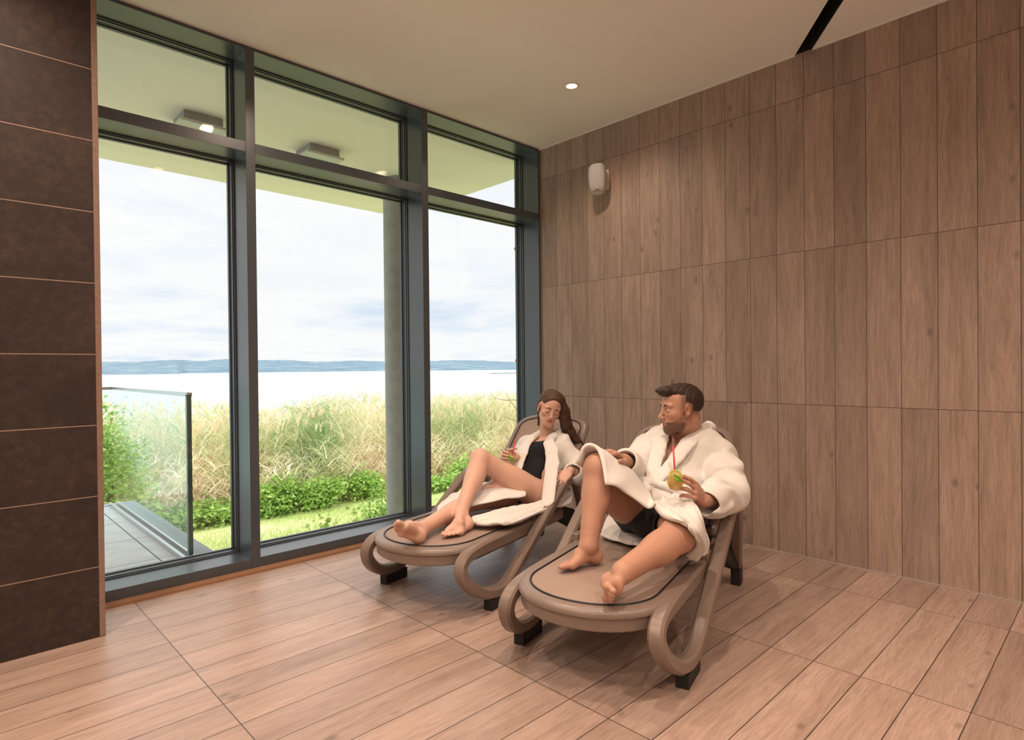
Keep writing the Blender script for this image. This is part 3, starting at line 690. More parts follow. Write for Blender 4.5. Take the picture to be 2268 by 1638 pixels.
# ================================================================== SURFACE ENGINE (smooth-blended volumes -> one quad mesh)
def nrm(v): v = np.asarray(v, float); return v/np.linalg.norm(v)
def smin(a, b, k):
    if k <= 0: return np.minimum(a, b)
    h = np.clip(.5+.5*(b-a)/k, 0, 1); return a*h+b*(1-h) if False else (b+(a-b)*(np.clip(.5+.5*(b-a)/k, 0, 1)))-k*h*(1-h)
def smax(a, b, k): return -smin(-a, -b, k)
class Field:
    def __init__(s): s.ops = []
    def cap(s, a, b, ra, rb=None, k=.02, flat=None, sub=False):
        """tapered capsule; flat=(axis, factor) squashes it along an axis"""
        a = np.asarray(a, float); b = np.asarray(b, float); rb = ra if rb is None else rb; R = max(ra, rb)*(max(1, flat[1]) if flat else 1)
        def fn(p):
            q = p-a.astype(np.float32); ba = b-a
            if flat is not None:
                n = nrm(flat[0]).astype(np.float32); g = np.float32(1/flat[1]-1)
                q = q+(q@n)[..., None]*n*g; ba = ba+(ba@n)*n*g
            ba = ba.astype(np.float32); L = float(ba@ba)+1e-12
            t = np.clip((q@ba)/L, 0, 1); return np.linalg.norm(q-t[..., None]*ba, axis=-1)-(ra+(rb-ra)*t)
        s.ops.append((np.minimum(a, b)-R, np.maximum(a, b)+R, fn, k, sub)); return s
    def chain(s, pts, rs, k=.02, flat=None, sub=False):
        for i in range(len(pts)-1): s.cap(pts[i], pts[i+1], rs[i], rs[i+1], k, flat, sub)
        return s
    def ell(s, c, r, ax=None, k=.02, sub=False):
        c = np.asarray(c, float); r = np.asarray(r, float); A = (np.eye(3) if ax is None else np.stack([nrm(x) for x in ax])).astype(np.float32)
        R = r.max()
        def fn(p):
            q = (p-c.astype(np.float32))@A.T; k0 = np.linalg.norm(q/r.astype(np.float32), axis=-1); k1 = np.linalg.norm(q/(r*r).astype(np.float32), axis=-1)+1e-6
            return k0*(k0-1)/k1
        ext = np.sqrt(((A.T**2)@(r*r))); s.ops.append((c-ext, c+ext, fn, k, sub)); return s
    def custom(s, lo, hi, fn, k=.01, sub=False): s.ops.append((np.asarray(lo, float), np.asarray(hi, float), fn, k, sub)); return s
    def bounds(s):
        lo = np.min([o[0] for o in s.ops if not o[4]], 0); hi = np.max([o[1] for o in s.ops if not o[4]], 0); return lo, hi
    def grid(s, lo, hi, h, post=None):
        n = np.ceil((hi-lo)/h).astype(int)+1
        D = np.full(n, .06, np.float32); ax = [(lo[i]+h*np.arange(n[i])).astype(np.float32) for i in range(3)]
        for a, b, fn, k, sub in s.ops:
            m = .03+k; i0 = np.maximum(np.floor((a-m-lo)/h).astype(int), 0); i1 = np.minimum(np.ceil((b+m-lo)/h).astype(int)+1, n)
            if (i1 <= i0).any(): continue
            sl_ = tuple(slice(i0[i], i1[i]) for i in range(3))
            P = np.stack(np.meshgrid(ax[0][sl_[0]], ax[1][sl_[1]], ax[2][sl_[2]], indexing='ij'), -1)
            d = fn(P).astype(np.float32)
            D[sl_] = smax(D[sl_], -d, k) if sub else smin(D[sl_], d, k)
        if post is not None:
            near = np.abs(D) < .03; idx = np.argwhere(near)
            P = (lo+idx*h).astype(np.float32); D[near] = post(P, D[near])
        return D
def surface_nets(D, lo, h, keep=None):
    S_ = D < 0; n = np.array(D.shape)
    c = S_[:-1, :-1, :-1].astype(np.int8)
    for o in ((1,0,0),(0,1,0),(0,0,1),(1,1,0),(1,0,1),(0,1,1),(1,1,1)):
        c = c+S_[o[0]:n[0]-1+o[0], o[1]:n[1]-1+o[1], o[2]:n[2]-1+o[2]]
    act = (c > 0) & (c < 8); ids = np.argwhere(act)
    vid = np.full(act.shape, -1, np.int32); vid[act] = np.arange(len(ids))
    acc = np.zeros((len(ids), 3)); cnt = np.zeros(len(ids))
    C8 = [(0,0,0),(1,0,0),(0,1,0),(1,1,0),(0,0,1),(1,0,1),(0,1,1),(1,1,1)]
    val = np.stack([D[ids[:, 0]+o[0], ids[:, 1]+o[1], ids[:, 2]+o[2]] for o in C8], 1)
    for i in range(8):
        for j in range(i+1, 8):
            a, b = C8[i], C8[j]
            if sum(abs(a[q]-b[q]) for q in range(3)) != 1: continue
            va, vb = val[:, i], val[:, j]; m = (va < 0) != (vb < 0)
            t = np.where(m, va/(va-vb+1e-12), 0)[:, None]; p = np.array(a)+(np.array(b)-np.array(a))*t
            acc += np.where(m[:, None], p, 0); cnt += m
    V = lo+(ids+acc/cnt[:, None])*h
    F = []
    for ax in range(3):
        sl0 = [slice(None)]*3; sl1 = [slice(None)]*3; sl0[ax] = slice(0, -1); sl1[ax] = slice(1, None)
        A, B_ = S_[tuple(sl0)], S_[tuple(sl1)]; e = np.argwhere(A != B_)
        u, v = (ax+1) % 3, (ax+2) % 3
        e = e[(e[:, u] > 0) & (e[:, v] > 0) & (e[:, u] < n[u]-1) & (e[:, v] < n[v]-1)]
        if not len(e): continue
        du = np.zeros(3, int); du[u] = 1; dv = np.zeros(3, int); dv[v] = 1
        q = [vid[tuple((e-du*a-dv*b).T)] for a, b in ((1, 1), (0, 1), (0, 0), (1, 0))]
        q = np.stack(q, 1); inside = A[tuple(e.T)]; q[~inside] = q[~inside][:, ::-1]; F.append(q)
    F = np.concatenate(F)
    if keep is not None:
        m = keep(V); F = F[m[F].all(1)]
        used = np.zeros(len(V), bool); used[F.ravel()] = True; mp = np.cumsum(used)-1; V = V[used]; F = mp[F]
    return V, F
def build_field(name, field, h, mat, parent=None, fine=(), post=None, mats=None):
    """fine: list of (lo, hi, h) boxes meshed at higher resolution inside the same mesh"""
    lo, hi = field.bounds(); lo = lo-.035; hi = hi+.035
    Vs, Fs, o = [], [], 0
    def add(V, F):
        nonlocal o
        Vs.append(V); Fs.append(F+o); o += len(V)
    def keep(V):
        m = np.ones(len(V), bool)
        for a, b, _ in fine: m &= ~((V > np.array(a)+h*2.2) & (V < np.array(b)-h*2.2)).all(1)
        return m
    add(*surface_nets(field.grid(lo, hi, h, post), lo, h, keep if fine else None))
    for a, b, hf_ in fine:
        a = np.array(a, float); b = np.array(b, float)
        add(*surface_nets(field.grid(a, b, hf_, post), a, hf_))
    return mobj(name, np.concatenate(Vs), np.concatenate(Fs), mat, parent, True, mats)
def sines(seed, n, kmin, kmax):
    r = np.random.default_rng(seed); d = r.normal(size=(n, 3)); d /= np.linalg.norm(d, axis=1, keepdims=True); k = (kmin+(kmax-kmin)*r.random(n))[:, None]*d; ph = r.random(n)*6.28
    return k.astype(np.float32), ph.astype(np.float32)
def fnoise(P, ks):
    k, ph = ks; return np.sin(P@k.T+ph).mean(-1)
def frame(O, a): return np.array(O, float), np.array([math.cos(a), math.sin(a), 0.]), np.array([-math.sin(a), math.cos(a), 0.])
def Wl(L, u, v, z): return L[0]+u*L[1]+v*L[2]+np.array([0, 0, z])
def toL(L, Q): d = np.asarray(Q)-L[0]; return np.array([d@L[1], d@L[2], d[2]])
def RS(px, py, c, r, far=0):
    """point on the sight line of a pixel lying at bone length r from joint c"""
    d = nrm(ray(px, py)); m = CAM-c; b = m@d; q = m@m-r*r; D = b*b-q
    return CAM-b*d if D < 0 else CAM+(-b+(math.sqrt(D) if far else -math.sqrt(D)))*d
LA, LB = frame(O1, A1), frame(O2, A2)
SEAT = .319
def AU(L, px, py, u):
    d = ray(px, py); t = (u+L[1]@(L[0]-CAM))/(L[1]@d); return CAM+t*d
def AV(L, px, py, v):
    d = ray(px, py); t = (v+L[2]@(L[0]-CAM))/(L[2]@d); return CAM+t*d
# ------------------------------------------------------------------ materials for people
def skin_mat(name, base, lip, dark):
    t = NT(name); v = t.obj(); n = t.noise(v, 14, 3, .6); n2 = t.noise(v, 420, 2, .6)
    c = t.mix(n, [x*.93 for x in base], [min(1, x*1.06) for x in base])
    red = t.n('Attribute', _attribute_name='blush'); c = t.mix(red.outputs['Fac'], c, (base[0]*1.02, base[1]*.72, base[2]*.66))
    st = t.n('Attribute', _attribute_name='stubble'); spk = t.sstep(t.noise(v, 900, 1, .5), .35, .6)
    sf = t.math('MULTIPLY', st.outputs['Fac'], t.math('ADD', .55, t.math('MULTIPLY', spk, .4)), clamp=True); c = t.mix(sf, c, dark)
    lp = t.n('Attribute', _attribute_name='lips'); c = t.mix(lp.outputs['Fac'], c, lip)
    t.pbsdf(c, .48, 0, .4, t.bump(n2, .12, .0008), Subsurface_Weight=.12, Subsurface_Radius=(.012, .005, .003), Subsurface_Scale=1.0); return t.m
M['skin_w'] = skin_mat('skin_fair', (.64, .385, .290), (.42, .13, .12), (.1, .05, .03))
M['skin_m'] = skin_mat('skin_tan', (.46, .245, .168), (.40, .15, .11), (.035, .018, .012))
def terry_mat():
    t = NT('white_terry'); v = t.obj(); n = t.noise(v, 480, 2, .7); n2 = t.noise(v, 22, 3, .6)
    c = t.mix(n2, (.70, .665, .63), (.77, .735, .70)); t.pbsdf(c, .95, 0, .15, t.bump(n, .55, .002), Sheen_Weight=.15); return t.m
M['terry'] = terry_mat()
M['swim'] = simple('black_swimsuit', (.007, .007, .010), .8, 0, .25, vary=.1, scale=60)
M['shorts'] = simple('black_shorts', (.010, .010, .012), .75, vary=.1, scale=60)
def hair_mat(name, a, b, scale=160):
    t = NT(name); v = t.obj(); X, Y, Z = t.sep(v); n = t.noise(t.comb(t.math('MULTIPLY', X, 1.0), Y, t.math('MULTIPLY', Z, .12)), scale, 3, .7)
    c = t.mix(n, a, b); t.pbsdf(c, .58, 0, .35, t.bump(n, .5, .002)); return t.m
M['hair_w'] = hair_mat('long_brown_hair', (.030, .016, .010), (.13, .07, .042))
M['hair_m'] = hair_mat('short_dark_hair', (.014, .008, .006), (.05, .024, .015), 260)
M['brow'] = simple('eyebrow_hair', (.05, .025, .015), .8)
M['eye'] = simple('eye_white', (.75, .72, .68), .2)
M['iris'] = simple('eye_iris', (.10, .06, .03), .15)
# ------------------------------------------------------------------ head
def head(F, c, f, up, s=1.0, male=False, eyes_closed=False):
    """adds a face to field F; c centre between ears, f forward, up; returns local frame"""
    f = nrm(f); up = nrm(np.asarray(up)-np.dot(up, f)*f); x = np.cross(f, up)       # x = the person's right
    ax = (x, f, up)
    def P(a, b, d): return c+(x*a+f*b+up*d)*s
    def E(a, b, d, r, k, sub=False): F.ell(P(a, b, d), np.array(r)*s, ax, k*s, sub)
    E(0, -.018, .038, (.074, .094, .082), .02)
    E(0, .012, .045, (.066, .078, .070), .03)
    E(0, .022, -.020, (.062 if male else .056, .066, .078 if male else .076), .03)
    jw = .052 if male else .037
    for q in (1, -1):
        F.cap(P(q*jw, .004, -.052), P(q*.020, .062, -.093), .022*s, .018*s, .03*s)
        E(q*.040, .058, -.014, (.022, .020, .018), .022)
        E(q*.030, .076, .030 if male else .032, (.026, .011, .008 if male else .006), .014)       # brow ridge
    E(0, .066, -.098 if male else -.094, (.022, .018, .015), .022)
    E(0, .055, -.060, (.040, .034, .030), .02)
    for q in (1, -1): E(q*.032, .100, .006, (.020, .018, .0125), .014, True)         # sockets
    for q in (1, -1): E(q*.0315, .0735, .006, (.0145, .0130, .0125), .003)            # eyeballs with lids
    if eyes_closed:
        for q in (1, -1):
            pts = [P(q*(.0315+.015*math.cos(t_)), .0870-.0065*abs(math.cos(t_))**2, .0015-.0035*math.sin(t_)) for t_ in np.linspace(0, math.pi, 7)]
            F.chain(pts, [.0012*s]*7, .0015*s)
    F.cap(P(0, .086, .020), P(0, .104, -.022), .0070*s, .0090*s, .012*s)
    E(0, .1085 if male else .105, -.0265, (.0100, .010, .0088), .006)
    for q in (1, -1): E(q*.0115, .098, -.031, (.0075, .009, .0065), .005); 
    for q in (1, -1): E(q*.006, .107, -.0385, (.0035, .004, .003), .002, True)
    E(0, .0842 if male else .0825, -.0558, (.0225, .0105, .0046), .006); E(0, .0835 if male else .0818, -.0648, (.0185, .0105, .0054), .006)
    F.chain([P(-.025, .080, -.0555), P(-.012, .0905 if male else .0890, -.0604), P(.012, .0905 if male else .0890, -.0604), P(.025, .080, -.0555)], [.0012*s]*4, .002*s, None, True)
    for q in (1, -1): F.ell(P(q*.0245, .085, -.0595), np.array((.004, .005, .003))*s, ax, .004*s, True)
    F.cap(P(0, .094, -.042), P(0, .096, -.050), .0022*s, .0022*s, .005*s, None, True)
    for q in (1, -1):                                                                    # ears
        e = (x*q*.94-f*.30+up*.0, f*.92+x*q*.3, up)
        F.ell(P(q*.080, .002, .002), np.array((.0075, .0185, .032))*s, (nrm(x*q-f*.35), nrm(f+x*q*.35), up), .006*s)
        F.ell(P(q*.087, .007, .003), np.array((.0085, .0095, .0165))*s, (nrm(x*q-f*.35), nrm(f+x*q*.35), up), .003*s, True)
        F.ell(P(q*.079, .010, -.024), np.array((.006, .008, .009))*s, (nrm(x*q-f*.35), nrm(f+x*q*.35), up), .004*s)
    return P, (x, f, up)
def face_attrs(o, c, fr, s, male):
    me = o.data; n = len(me.vertices); V = np.empty(n*3, np.float32); me.vertices.foreach_get('co', V); V = V.reshape(n, 3).astype(float)
    x, f, up = fr; q = V-c; L = np.stack([q@x, q@f, q@up], 1)/s
    def setA(nm, a): at = me.attributes.new(nm, 'FLOAT', 'POINT'); at.data.foreach_set('value', a.astype(np.float32))
    def blob(cx_, cy_, cz_, rx, ry, rz, soft=.35):
        d = np.sqrt(((L[:, 0]-cx_)/rx)**2+((L[:, 1]-cy_)/ry)**2+((L[:, 2]-cz_)/rz)**2); return np.clip((1+soft-d)/soft, 0, 1)
    lips = np.maximum(blob(0, .090, -.0562, .0215, .016, .0040), blob(0, .088, -.0648, .0175, .016, .0050)); setA('lips', lips*.85)
    blush = np.maximum.reduce([blob(.04, .06, -.02, .025, .03, .02, 1.0)*.14, blob(-.04, .06, -.02, .025, .03, .02, 1.0)*.14, blob(0, .105, -.028, .014, .02, .012, .8)*.2, blob(.08, -.01, 0, .02, .03, .035, .5)*.35, blob(-.08, -.01, 0, .02, .03, .035, .5)*.35]); setA('blush', blush)
    if male:
        zc = np.interp(L[:, 1], [.0, .018, .032, .050, .070, .085, .12], [.022, .006, -.018, -.036, -.044, -.046, -.045]); jaw = np.clip((zc-L[:, 2])/.010, 0, 1)*np.clip((L[:, 1]-.004)/.014, 0, 1)*np.clip((.128+L[:, 2])/.012, 0, 1)*(np.abs(L[:, 0]) < .078)
        side = 0*L[:, 0]
        cheek = 0*L[:, 0]
        mous = blob(0, .086, -.0465, .026, .017, .0055, .4)
        st = jaw*(1-lips*1.0)*np.where(L[:, 2] > -.054, .75, 1.0)*(np.linalg.norm(L, axis=1) < .17)
        st = np.maximum(st, (np.clip((L[:, 2]+.050+.9*np.clip(L[:, 1]+.03, 0, .1))/.05, 0, 1)*np.clip((.040-L[:, 1])/.02, 0, 1)*(np.linalg.norm(L, axis=1) < .14)*(1-np.clip(1.4-np.sqrt(((L[:, 1]-.002)/.022)**2+((L[:, 2]-.002)/.034)**2), 0, 1)))*.8)
        setA('stubble', st)
    else: setA('stubble', np.zeros(n))
    me.update()
# ------------------------------------------------------------------ hand and foot
def hand(F, w, d, n, side, curl, s=1.0, thumb=None, spread=.16, tips=None):
    """w wrist, d direction to knuckles, n back-of-hand normal, side = towards the thumb, curl = 4 lists of 3 bend angles"""
    d = nrm(d); n = nrm(np.asarray(n)-np.dot(n, d)*d); x = np.cross(d, n); x = x if np.dot(x, side) > 0 else -x
    out = []
    base = [(.030, .092), (.010, .096), (-.010, .092), (-.028, .084)]; ln = [(.043, .026, .021), (.047, .029, .022), (.044, .027, .022), (.034, .021, .020)]
    r0 = .0088*s
    F.ell(w+d*.050*s, (.037*s, .052*s, .0155*s), (x, d, n), .012*s)
    for i, (bx, by) in enumerate(base):
        k = w+(d*by+x*bx)*s; F.cap(w+(d*.012+x*bx*.45)*s, k, .0125*s, .0108*s, .008*s, (n, .9))
        dd = nrm(d+x*spread*(bx/.03)*.8); a = 0; p = k; pts = [p]; 
        for j in range(3):
            a += curl[i][j]; v = dd*math.cos(a)-n*math.sin(a); p = p+v*ln[i][j]*s; pts.append(p)
        rr_ = [r0*1.08, r0, r0*.92, r0*.80] if i < 3 else [r0*.95, r0*.88, r0*.8, r0*.72]
        for j in range(3): F.cap(pts[j], pts[j+1], rr_[j], rr_[j+1], .0035*s)
        out.append(pts)
    tb = w+(d*.028+x*.028-n*.006)*s; th = thumb if thumb is not None else (nrm(d*.7+x*.75-n*.25), nrm(d*.9+x*.35-n*.2))
    p1 = tb+th[0]*.042*s; p2 = p1+th[1]*.032*s; p3 = p2+nrm(th[1]+th[0]*.0)*.024*s
    F.cap(w+(d*.015+x*.012)*s, tb, .0145*s, .0140*s, .01*s); F.cap(tb, p1, .0135*s, .0105*s, .006*s); F.cap(p1, p2, .0102*s, .0095*s, .003*s); F.cap(p2, p3, .0095*s, .0078*s, .003*s)
    out.append([tb, p1, p2, p3]); return out
def foot(F, ank, heel, t, up, med, s=1.0, toebend=(0, 0), ball=.148, arch=.016):
    """ank ankle joint, heel = centre of heel pad, t towards the toes, up = dorsum normal, med = towards the big toe"""
    t = nrm(t); up = nrm(np.asarray(up)-np.dot(up, t)*t); m = np.cross(t, up); m = m if np.dot(m, med) > 0 else -m
    F.ell(heel, (.030*s, .033*s, .029*s), (m, t, up), .012*s)
    F.cap(heel-t*.004*s+up*.01*s, ank-t*.018*s, .027*s, .024*s, .02*s)
    F.cap(ank, heel+(t*.080+up*.026)*s, .029*s, .022*s, .022*s)
    bm = heel+(t*(ball-.010)+m*.024-up*.006)*s; bl = heel+(t*(ball-.042)-m*.026-up*.012)*s
    mid = heel+(t*.080+up*.024)*s
    F.cap(mid+m*.010*s, bm, .021*s, .0165*s, .018*s); F.cap(mid-m*.010*s, bl, .019*s, .0118*s, .018*s)
    F.cap(mid, (bm+bl)/2+up*.003*s-t*.006*s, .022*s, .0135*s, .018*s)
    F.cap(heel-m*.012*s-up*.004*s, bl, .020*s, .015*s, .02*s)                                # outer edge
    F.cap(heel+m*.006*s+up*arch*s, bm+up*.002, .016*s, .014*s, .02*s)
    fr = [(1.0, .0, .0120, .050), (.26, .000, .0084, .050), (-.28, -.009, .0079, .046), (-.80, -.021, .0075, .040), (-1.28, -.035, .0073, .033)]
    outs = []
    for k_, (mm, tt, r, ln) in enumerate(fr):
        b = heel+(t*(ball-.004+tt)+m*(.025*mm)-up*(.006+.004*(k_ > 0)))*s; a1, a2 = toebend
        v1 = nrm(t*math.cos(a1)+up*math.sin(a1)+m*(-.05 if k_ == 0 else .0)); v2 = nrm(t*math.cos(a2)+up*math.sin(a2)+m*(-.1 if k_ == 0 else .05))
        p1 = b+v1*ln*.5*s; p2 = p1+v2*ln*.42*s
        F.cap(b-t*.01*s, p1, r*1.0*s, r*.92*s, .004*s); F.cap(p1, p2, r*.94*s, r*1.0*s, .002*s); outs.append((p1, p2, r*s))
    for q in (1, -1): F.ell(ank+m*q*.026*s-t*.004*s, (.011*s, .013*s, .013*s), (m, t, up), .01*s)
    return outs
def leg(F, hip, knee, ank, rh, rk, rc, ra, bend, male=False):
    """bend = direction the knee points (front of the leg)"""
    hip, knee, ank = map(np.asarray, (hip, knee, ank)); b0 = nrm(bend); td = nrm(knee-hip); b = nrm(b0-(b0@td)*td); sd = nrm(ank-knee); b2 = nrm(b0-(b0@sd)*sd)
    F.cap(hip, knee, rh, rk, .03); F.ell(hip*.62+knee*.38+b*.012, (rh*.93, rh*.93, .13), (np.cross(nrm(knee-hip), b), b, nrm(knee-hip)), .04)
    F.ell(knee+(b+b2)*.005, (rk*.98, rk*.92, rk*1.05), (np.cross(sd, b2), b2, sd), .02)
    F.cap(knee, ank, rk*.92, ra, .02); c = knee*.70+ank*.30-b2*.014
    F.ell(c, (rc, rc*.98, .115), (np.cross(sd, b2), b2, sd), .025)
    F.cap(knee*.85+ank*.15+b2*.010, knee*.25+ank*.75+b2*.004, rc*.55, ra*.75, .02)
def sheet(grid, thick=.011, n=10, fold=None, seed=3):
    """cloth panel through a grid of points -> closed quad shell"""
    G = np.array(grid, float); a = np.array([catmull(r, n) for r in G]); b = np.array([catmull(a[:, j], n) for j in range(a.shape[1])]).transpose(1, 0, 2)
    du = np.gradient(b, axis=1); dv = np.gradient(b, axis=0); N_ = np.cross(du, dv); N_ /= np.linalg.norm(N_, axis=-1, keepdims=True)+1e-9
    if fold:
        amp, freq, dirv = fold; I, J = np.meshgrid(np.linspace(0, 1, b.shape[0]), np.linspace(0, 1, b.shape[1]), indexing='ij')
        ph = (I*dirv[0]+J*dirv[1])*freq*6.28; w_ = np.sin(ph+1.3*np.sin(I*5+seed)+1.1*np.sin(J*4+seed*2))*.6+.4*np.sin(ph*1.9+seed+2*I)
        b = b+N_*(amp*w_)[..., None]
    m_, n_ = b.shape[:2]; ed = np.minimum.reduce([np.arange(m_)[:, None]*np.ones(n_)[None], (m_-1-np.arange(m_))[:, None]*np.ones(n_)[None], np.ones(m_)[:, None]*np.arange(n_)[None], np.ones(m_)[:, None]*(n_-1-np.arange(n_))[None]])
    th = thick*(.5+.5*np.clip(ed/2, 0, 1)) + np.where((ed >= 1) & (ed <= 3), thick*.25, 0)
    top = b+N_*th[..., None]*.5; bot = b-N_*th[..., None]*.5
    V = np.concatenate([top.reshape(-1, 3), bot.reshape(-1, 3)]); o = m_*n_; F = []
    for i in range(m_-1):
        for j in range(n_-1): q = i*n_+j; F.append([q, q+1, q+n_+1, q+n_]); F.append([o+q, o+q+n_, o+q+n_+1, o+q+1])
    for j in range(n_-1): F.append([j, o+j, o+j+1, j+1]); q = (m_-1)*n_+j; F.append([q, q+1, o+q+1, o+q])
    for i in range(m_-1): q = i*n_; F.append([q, q+n_, o+q+n_, o+q]); q += n_-1; F.append([q, o+q, o+q+n_, q+n_])
    return V, np.array(F)
def join_parts(parts):
    V, F, o = [], [], 0
    for v, f in parts: V.append(v); F.append(np.asarray(f)+o); o += len(v)
    return np.concatenate(V), np.concatenate(F)
def field_mesh(field, h, post=None):
    lo, hi = field.bounds(); lo = lo-.035; hi = hi+.035; return surface_nets(field.grid(lo, hi, h, post), lo, h)
def torso_frame(pel, ms, rs, ls):
    up = nrm(ms-pel); x = nrm(rs-ls); x = nrm(x-np.dot(x, up)*up); f = np.cross(up, x); return x, f, up     # right, front, up
# ================================================================== THE WOMAN
def at_z(px, py, z): return pl(px, py, 2, z)
L = LA
w_Lh, w_Rh = Wl(L, .665, -.200, .392), Wl(L, .645, -.035, .405)
w_pel = (w_Lh+w_Rh)/2+np.array([0, 0, .01])
w_Lk = RS(1063, 1016, w_Lh, .44); w_La = RS(1020, 1138, w_Lk, .385)
w_Ra = at_z(938, 1168, .366); w_Rk = (w_Ra+w_Rh)/2+np.array([0, 0, .015])+L[2]*.05
w_ms = AV(L, 1210, 992, -.085)
w_Rs = w_ms+L[2]*.148+L[1]*.035+np.array([0,0,.005]); w_Ls = w_ms-L[2]*.148-L[1]*.035-np.array([0,0,.005])
w_Le = AV(L, 1286, 1052, -.335); w_Lw = AV(L, 1263, 1042, -.362)
w_Re = Wl(L, .87, .17, .43); w_Rw = AV(L, 1129, 1008, -.005)+CR*.040+CF*.055-np.array([0, 0, .022])
w_hd = AV(L, 1217, 905, -.125)
for nm_, q_ in (('Lh', w_Lh), ('Rh', w_Rh), ('Lk', w_Lk), ('La', w_La), ('Ra', w_Ra), ('ms', w_ms), ('Rs', w_Rs), ('Ls', w_Ls), ('Le', w_Le), ('Lw', w_Lw), ('Re', w_Re), ('Rw', w_Rw), ('hd', w_hd)):
    print('W', nm_, np.round(toL(L, q_), 3))
tx, tf, tu = torso_frame(w_pel, w_ms, w_Rs, w_Ls)
print('W front dir in camera', np.round([tf@CR, tf@CU, tf@CF], 2), 'rank-hip', np.linalg.norm(w_Ra-w_Rh))
UP = np.array([0, 0, 1.])
B = Field()
Tx = (tx, tf, tu)
def wt(a, b, c): return w_pel+tx*a+tf*b+tu*c
B.ell(wt(.03, 0, .02), (.115, .080, .095), Tx, .03); B.ell(wt(.01, -.03, -.01), (.13, .075, .07), Tx, .03)
B.ell(wt(-.01, .0, .17), (.112, .082, .13), Tx, .05); B.ell(wt(0, -.005, .30), (.132, .092, .13), Tx, .05)
for q in (1, -1): B.ell(wt(q*.058, .066, .265), (.054, .046, .056), Tx, .035)
B.cap(w_Rs-tu*.01, w_Ls-tu*.01, .048, .048, .03); fwd = nrm(-CF*.93+CR*.14-CU*.28); hup = nrm(CU*.93+CR*.24-CF*.15); B.cap(wt(0, -.015, .37), w_hd-hup*.050-fwd*.040, .046, .042, .02)
B.cap(w_Rs, wt(.02, -.02, .47), .034, .03, .03); B.cap(w_Ls, wt(-.02, -.02, .47), .034, .03, .03)
for q in (1, -1): B.cap(wt(q*.012, .055, .405), wt(q*.12, .03, .425), .0085, .0075, .02)        # collar bones
kb = nrm(UP*.75-L[1]*.6)
B.ell(w_Lh+np.array([0, 0, -.002])+L[1]*.0, (.092, .080, .076), (L[1], L[2], UP), .03); B.cap(w_Lh-UP*.004, w_Lh*.62+w_Lk*.38-UP*.034, .074, .064, .03)
leg(B, w_Lh, w_Lk, w_La, .068, .053, .054, .033, nrm(-L[1]*.9+UP*.3-L[2]*.1)); leg(B, w_Rh, w_Rk, w_Ra, .080, .050, .052, .033, UP)
# feet
hl = at_z(1034, 1160, SEAT+.028); tt_ = at_z(984, 1183, SEAT+.028)-hl; tt_[2] = 0
tt_ = nrm(tt_); foot(B, w_La, hl, tt_, UP, L[2]-L[1]*.3, .97)
hr = at_z(928, 1188, SEAT+.030)
tgt = RS(868, 1155, hr, .20, 0); tr = nrm(tgt-hr); supr = nrm(CF*.85+CR*.25+UP*.15)       # dorsum points away from the camera: the sole is seen
wf2 = foot(B, w_Ra, hr, tr, supr, UP, .96, toebend=(.15, .05))
# arms
B.chain([w_Ls, w_Le, w_Lw], [.042, .036, .024], .02); B.chain([w_Rs, w_Re, w_Rw], [.042, .036, .024], .02)
hd_d = RS(1244, 1060, w_Lw, .080, 0)-w_Lw
whL = hand(B, w_Lw, hd_d, UP*.8+L[2]*-.35-L[1]*.25, L[2], [(.30, .45, .3), (.30, .45, .3), (.30, .45, .3), (.3, .45, .35)], .92, spread=.34)
gw = AV(L, 1129, 1008, -.005)                                        # glass axis
gdir = nrm(gw+UP*.0-w_Rw)
kt = gw-CR*.044+CF*.026-UP*.006; whR = hand(B, w_Rw, kt-w_Rw, nrm(CF*.8-CR*.4), UP, [(.95, .95, .4), (1.0, .95, .4), (1.0, .95, .45), (1.0, .95, .5)], .86, thumb=(nrm(gw+CF*.05+CR*.01-w_Rw), nrm(CR*.9-CF*.3+UP*.2)))
WS = .885
wP, wfr = head(B, w_hd, fwd, hup, WS, False, True)
def box(c, r): c = np.asarray(c); return (c-r, c+r)
fine = [(*box(w_hd+UP*.0, np.array([.15, .15, .155])), .0022), (*box(w_Lw+hd_d*1.1, .13), .0022), (*box((w_Rw+gw)/2, .115), .0022), (*box(hl+nrm(tt_)*.09, np.array([.16, .16, .10])), .0025), (*box(hr+tr*.09, np.array([.16, .16, .13])), .0025)]
woman = build_field('person', B, .0042, M['skin_w'], None, fine)
face_attrs(woman, w_hd, wfr, WS, False)
tag(woman, 'woman in a white bathrobe and black swimsuit reclining with one knee raised', 'person')
# eyebrows
for q in (1, -1):
    mb = MB(); pts = [wP(q*(.014+.036*k), .0910-.017*k*k+.0015+.002*math.sin(3*k), .0285+.008*math.sin(k*2.4)-.003*k) for k in np.linspace(0, 1, 7)]
    mb.tube([tuple(p) for p in pts], [.0012, .0022, .0024, .0022, .0018, .0012, .0006], 6); mb.build('eyebrow', M['brow'], woman, True)
for q in (1, -1):
    mb = MB(); pts = [wP(q*(.0315+.0155*math.cos(t_)), .0885-.0065*abs(math.cos(t_))**2, .0008-.0042*math.sin(t_)) for t_ in np.linspace(0, math.pi, 9)]
    mb.tube([tuple(p) for p in pts], [.0006, .0010, .0012, .0012, .0012, .0012, .0012, .001, .0006], 6); mb.build('eyelashes', M['brow'], woman, True)
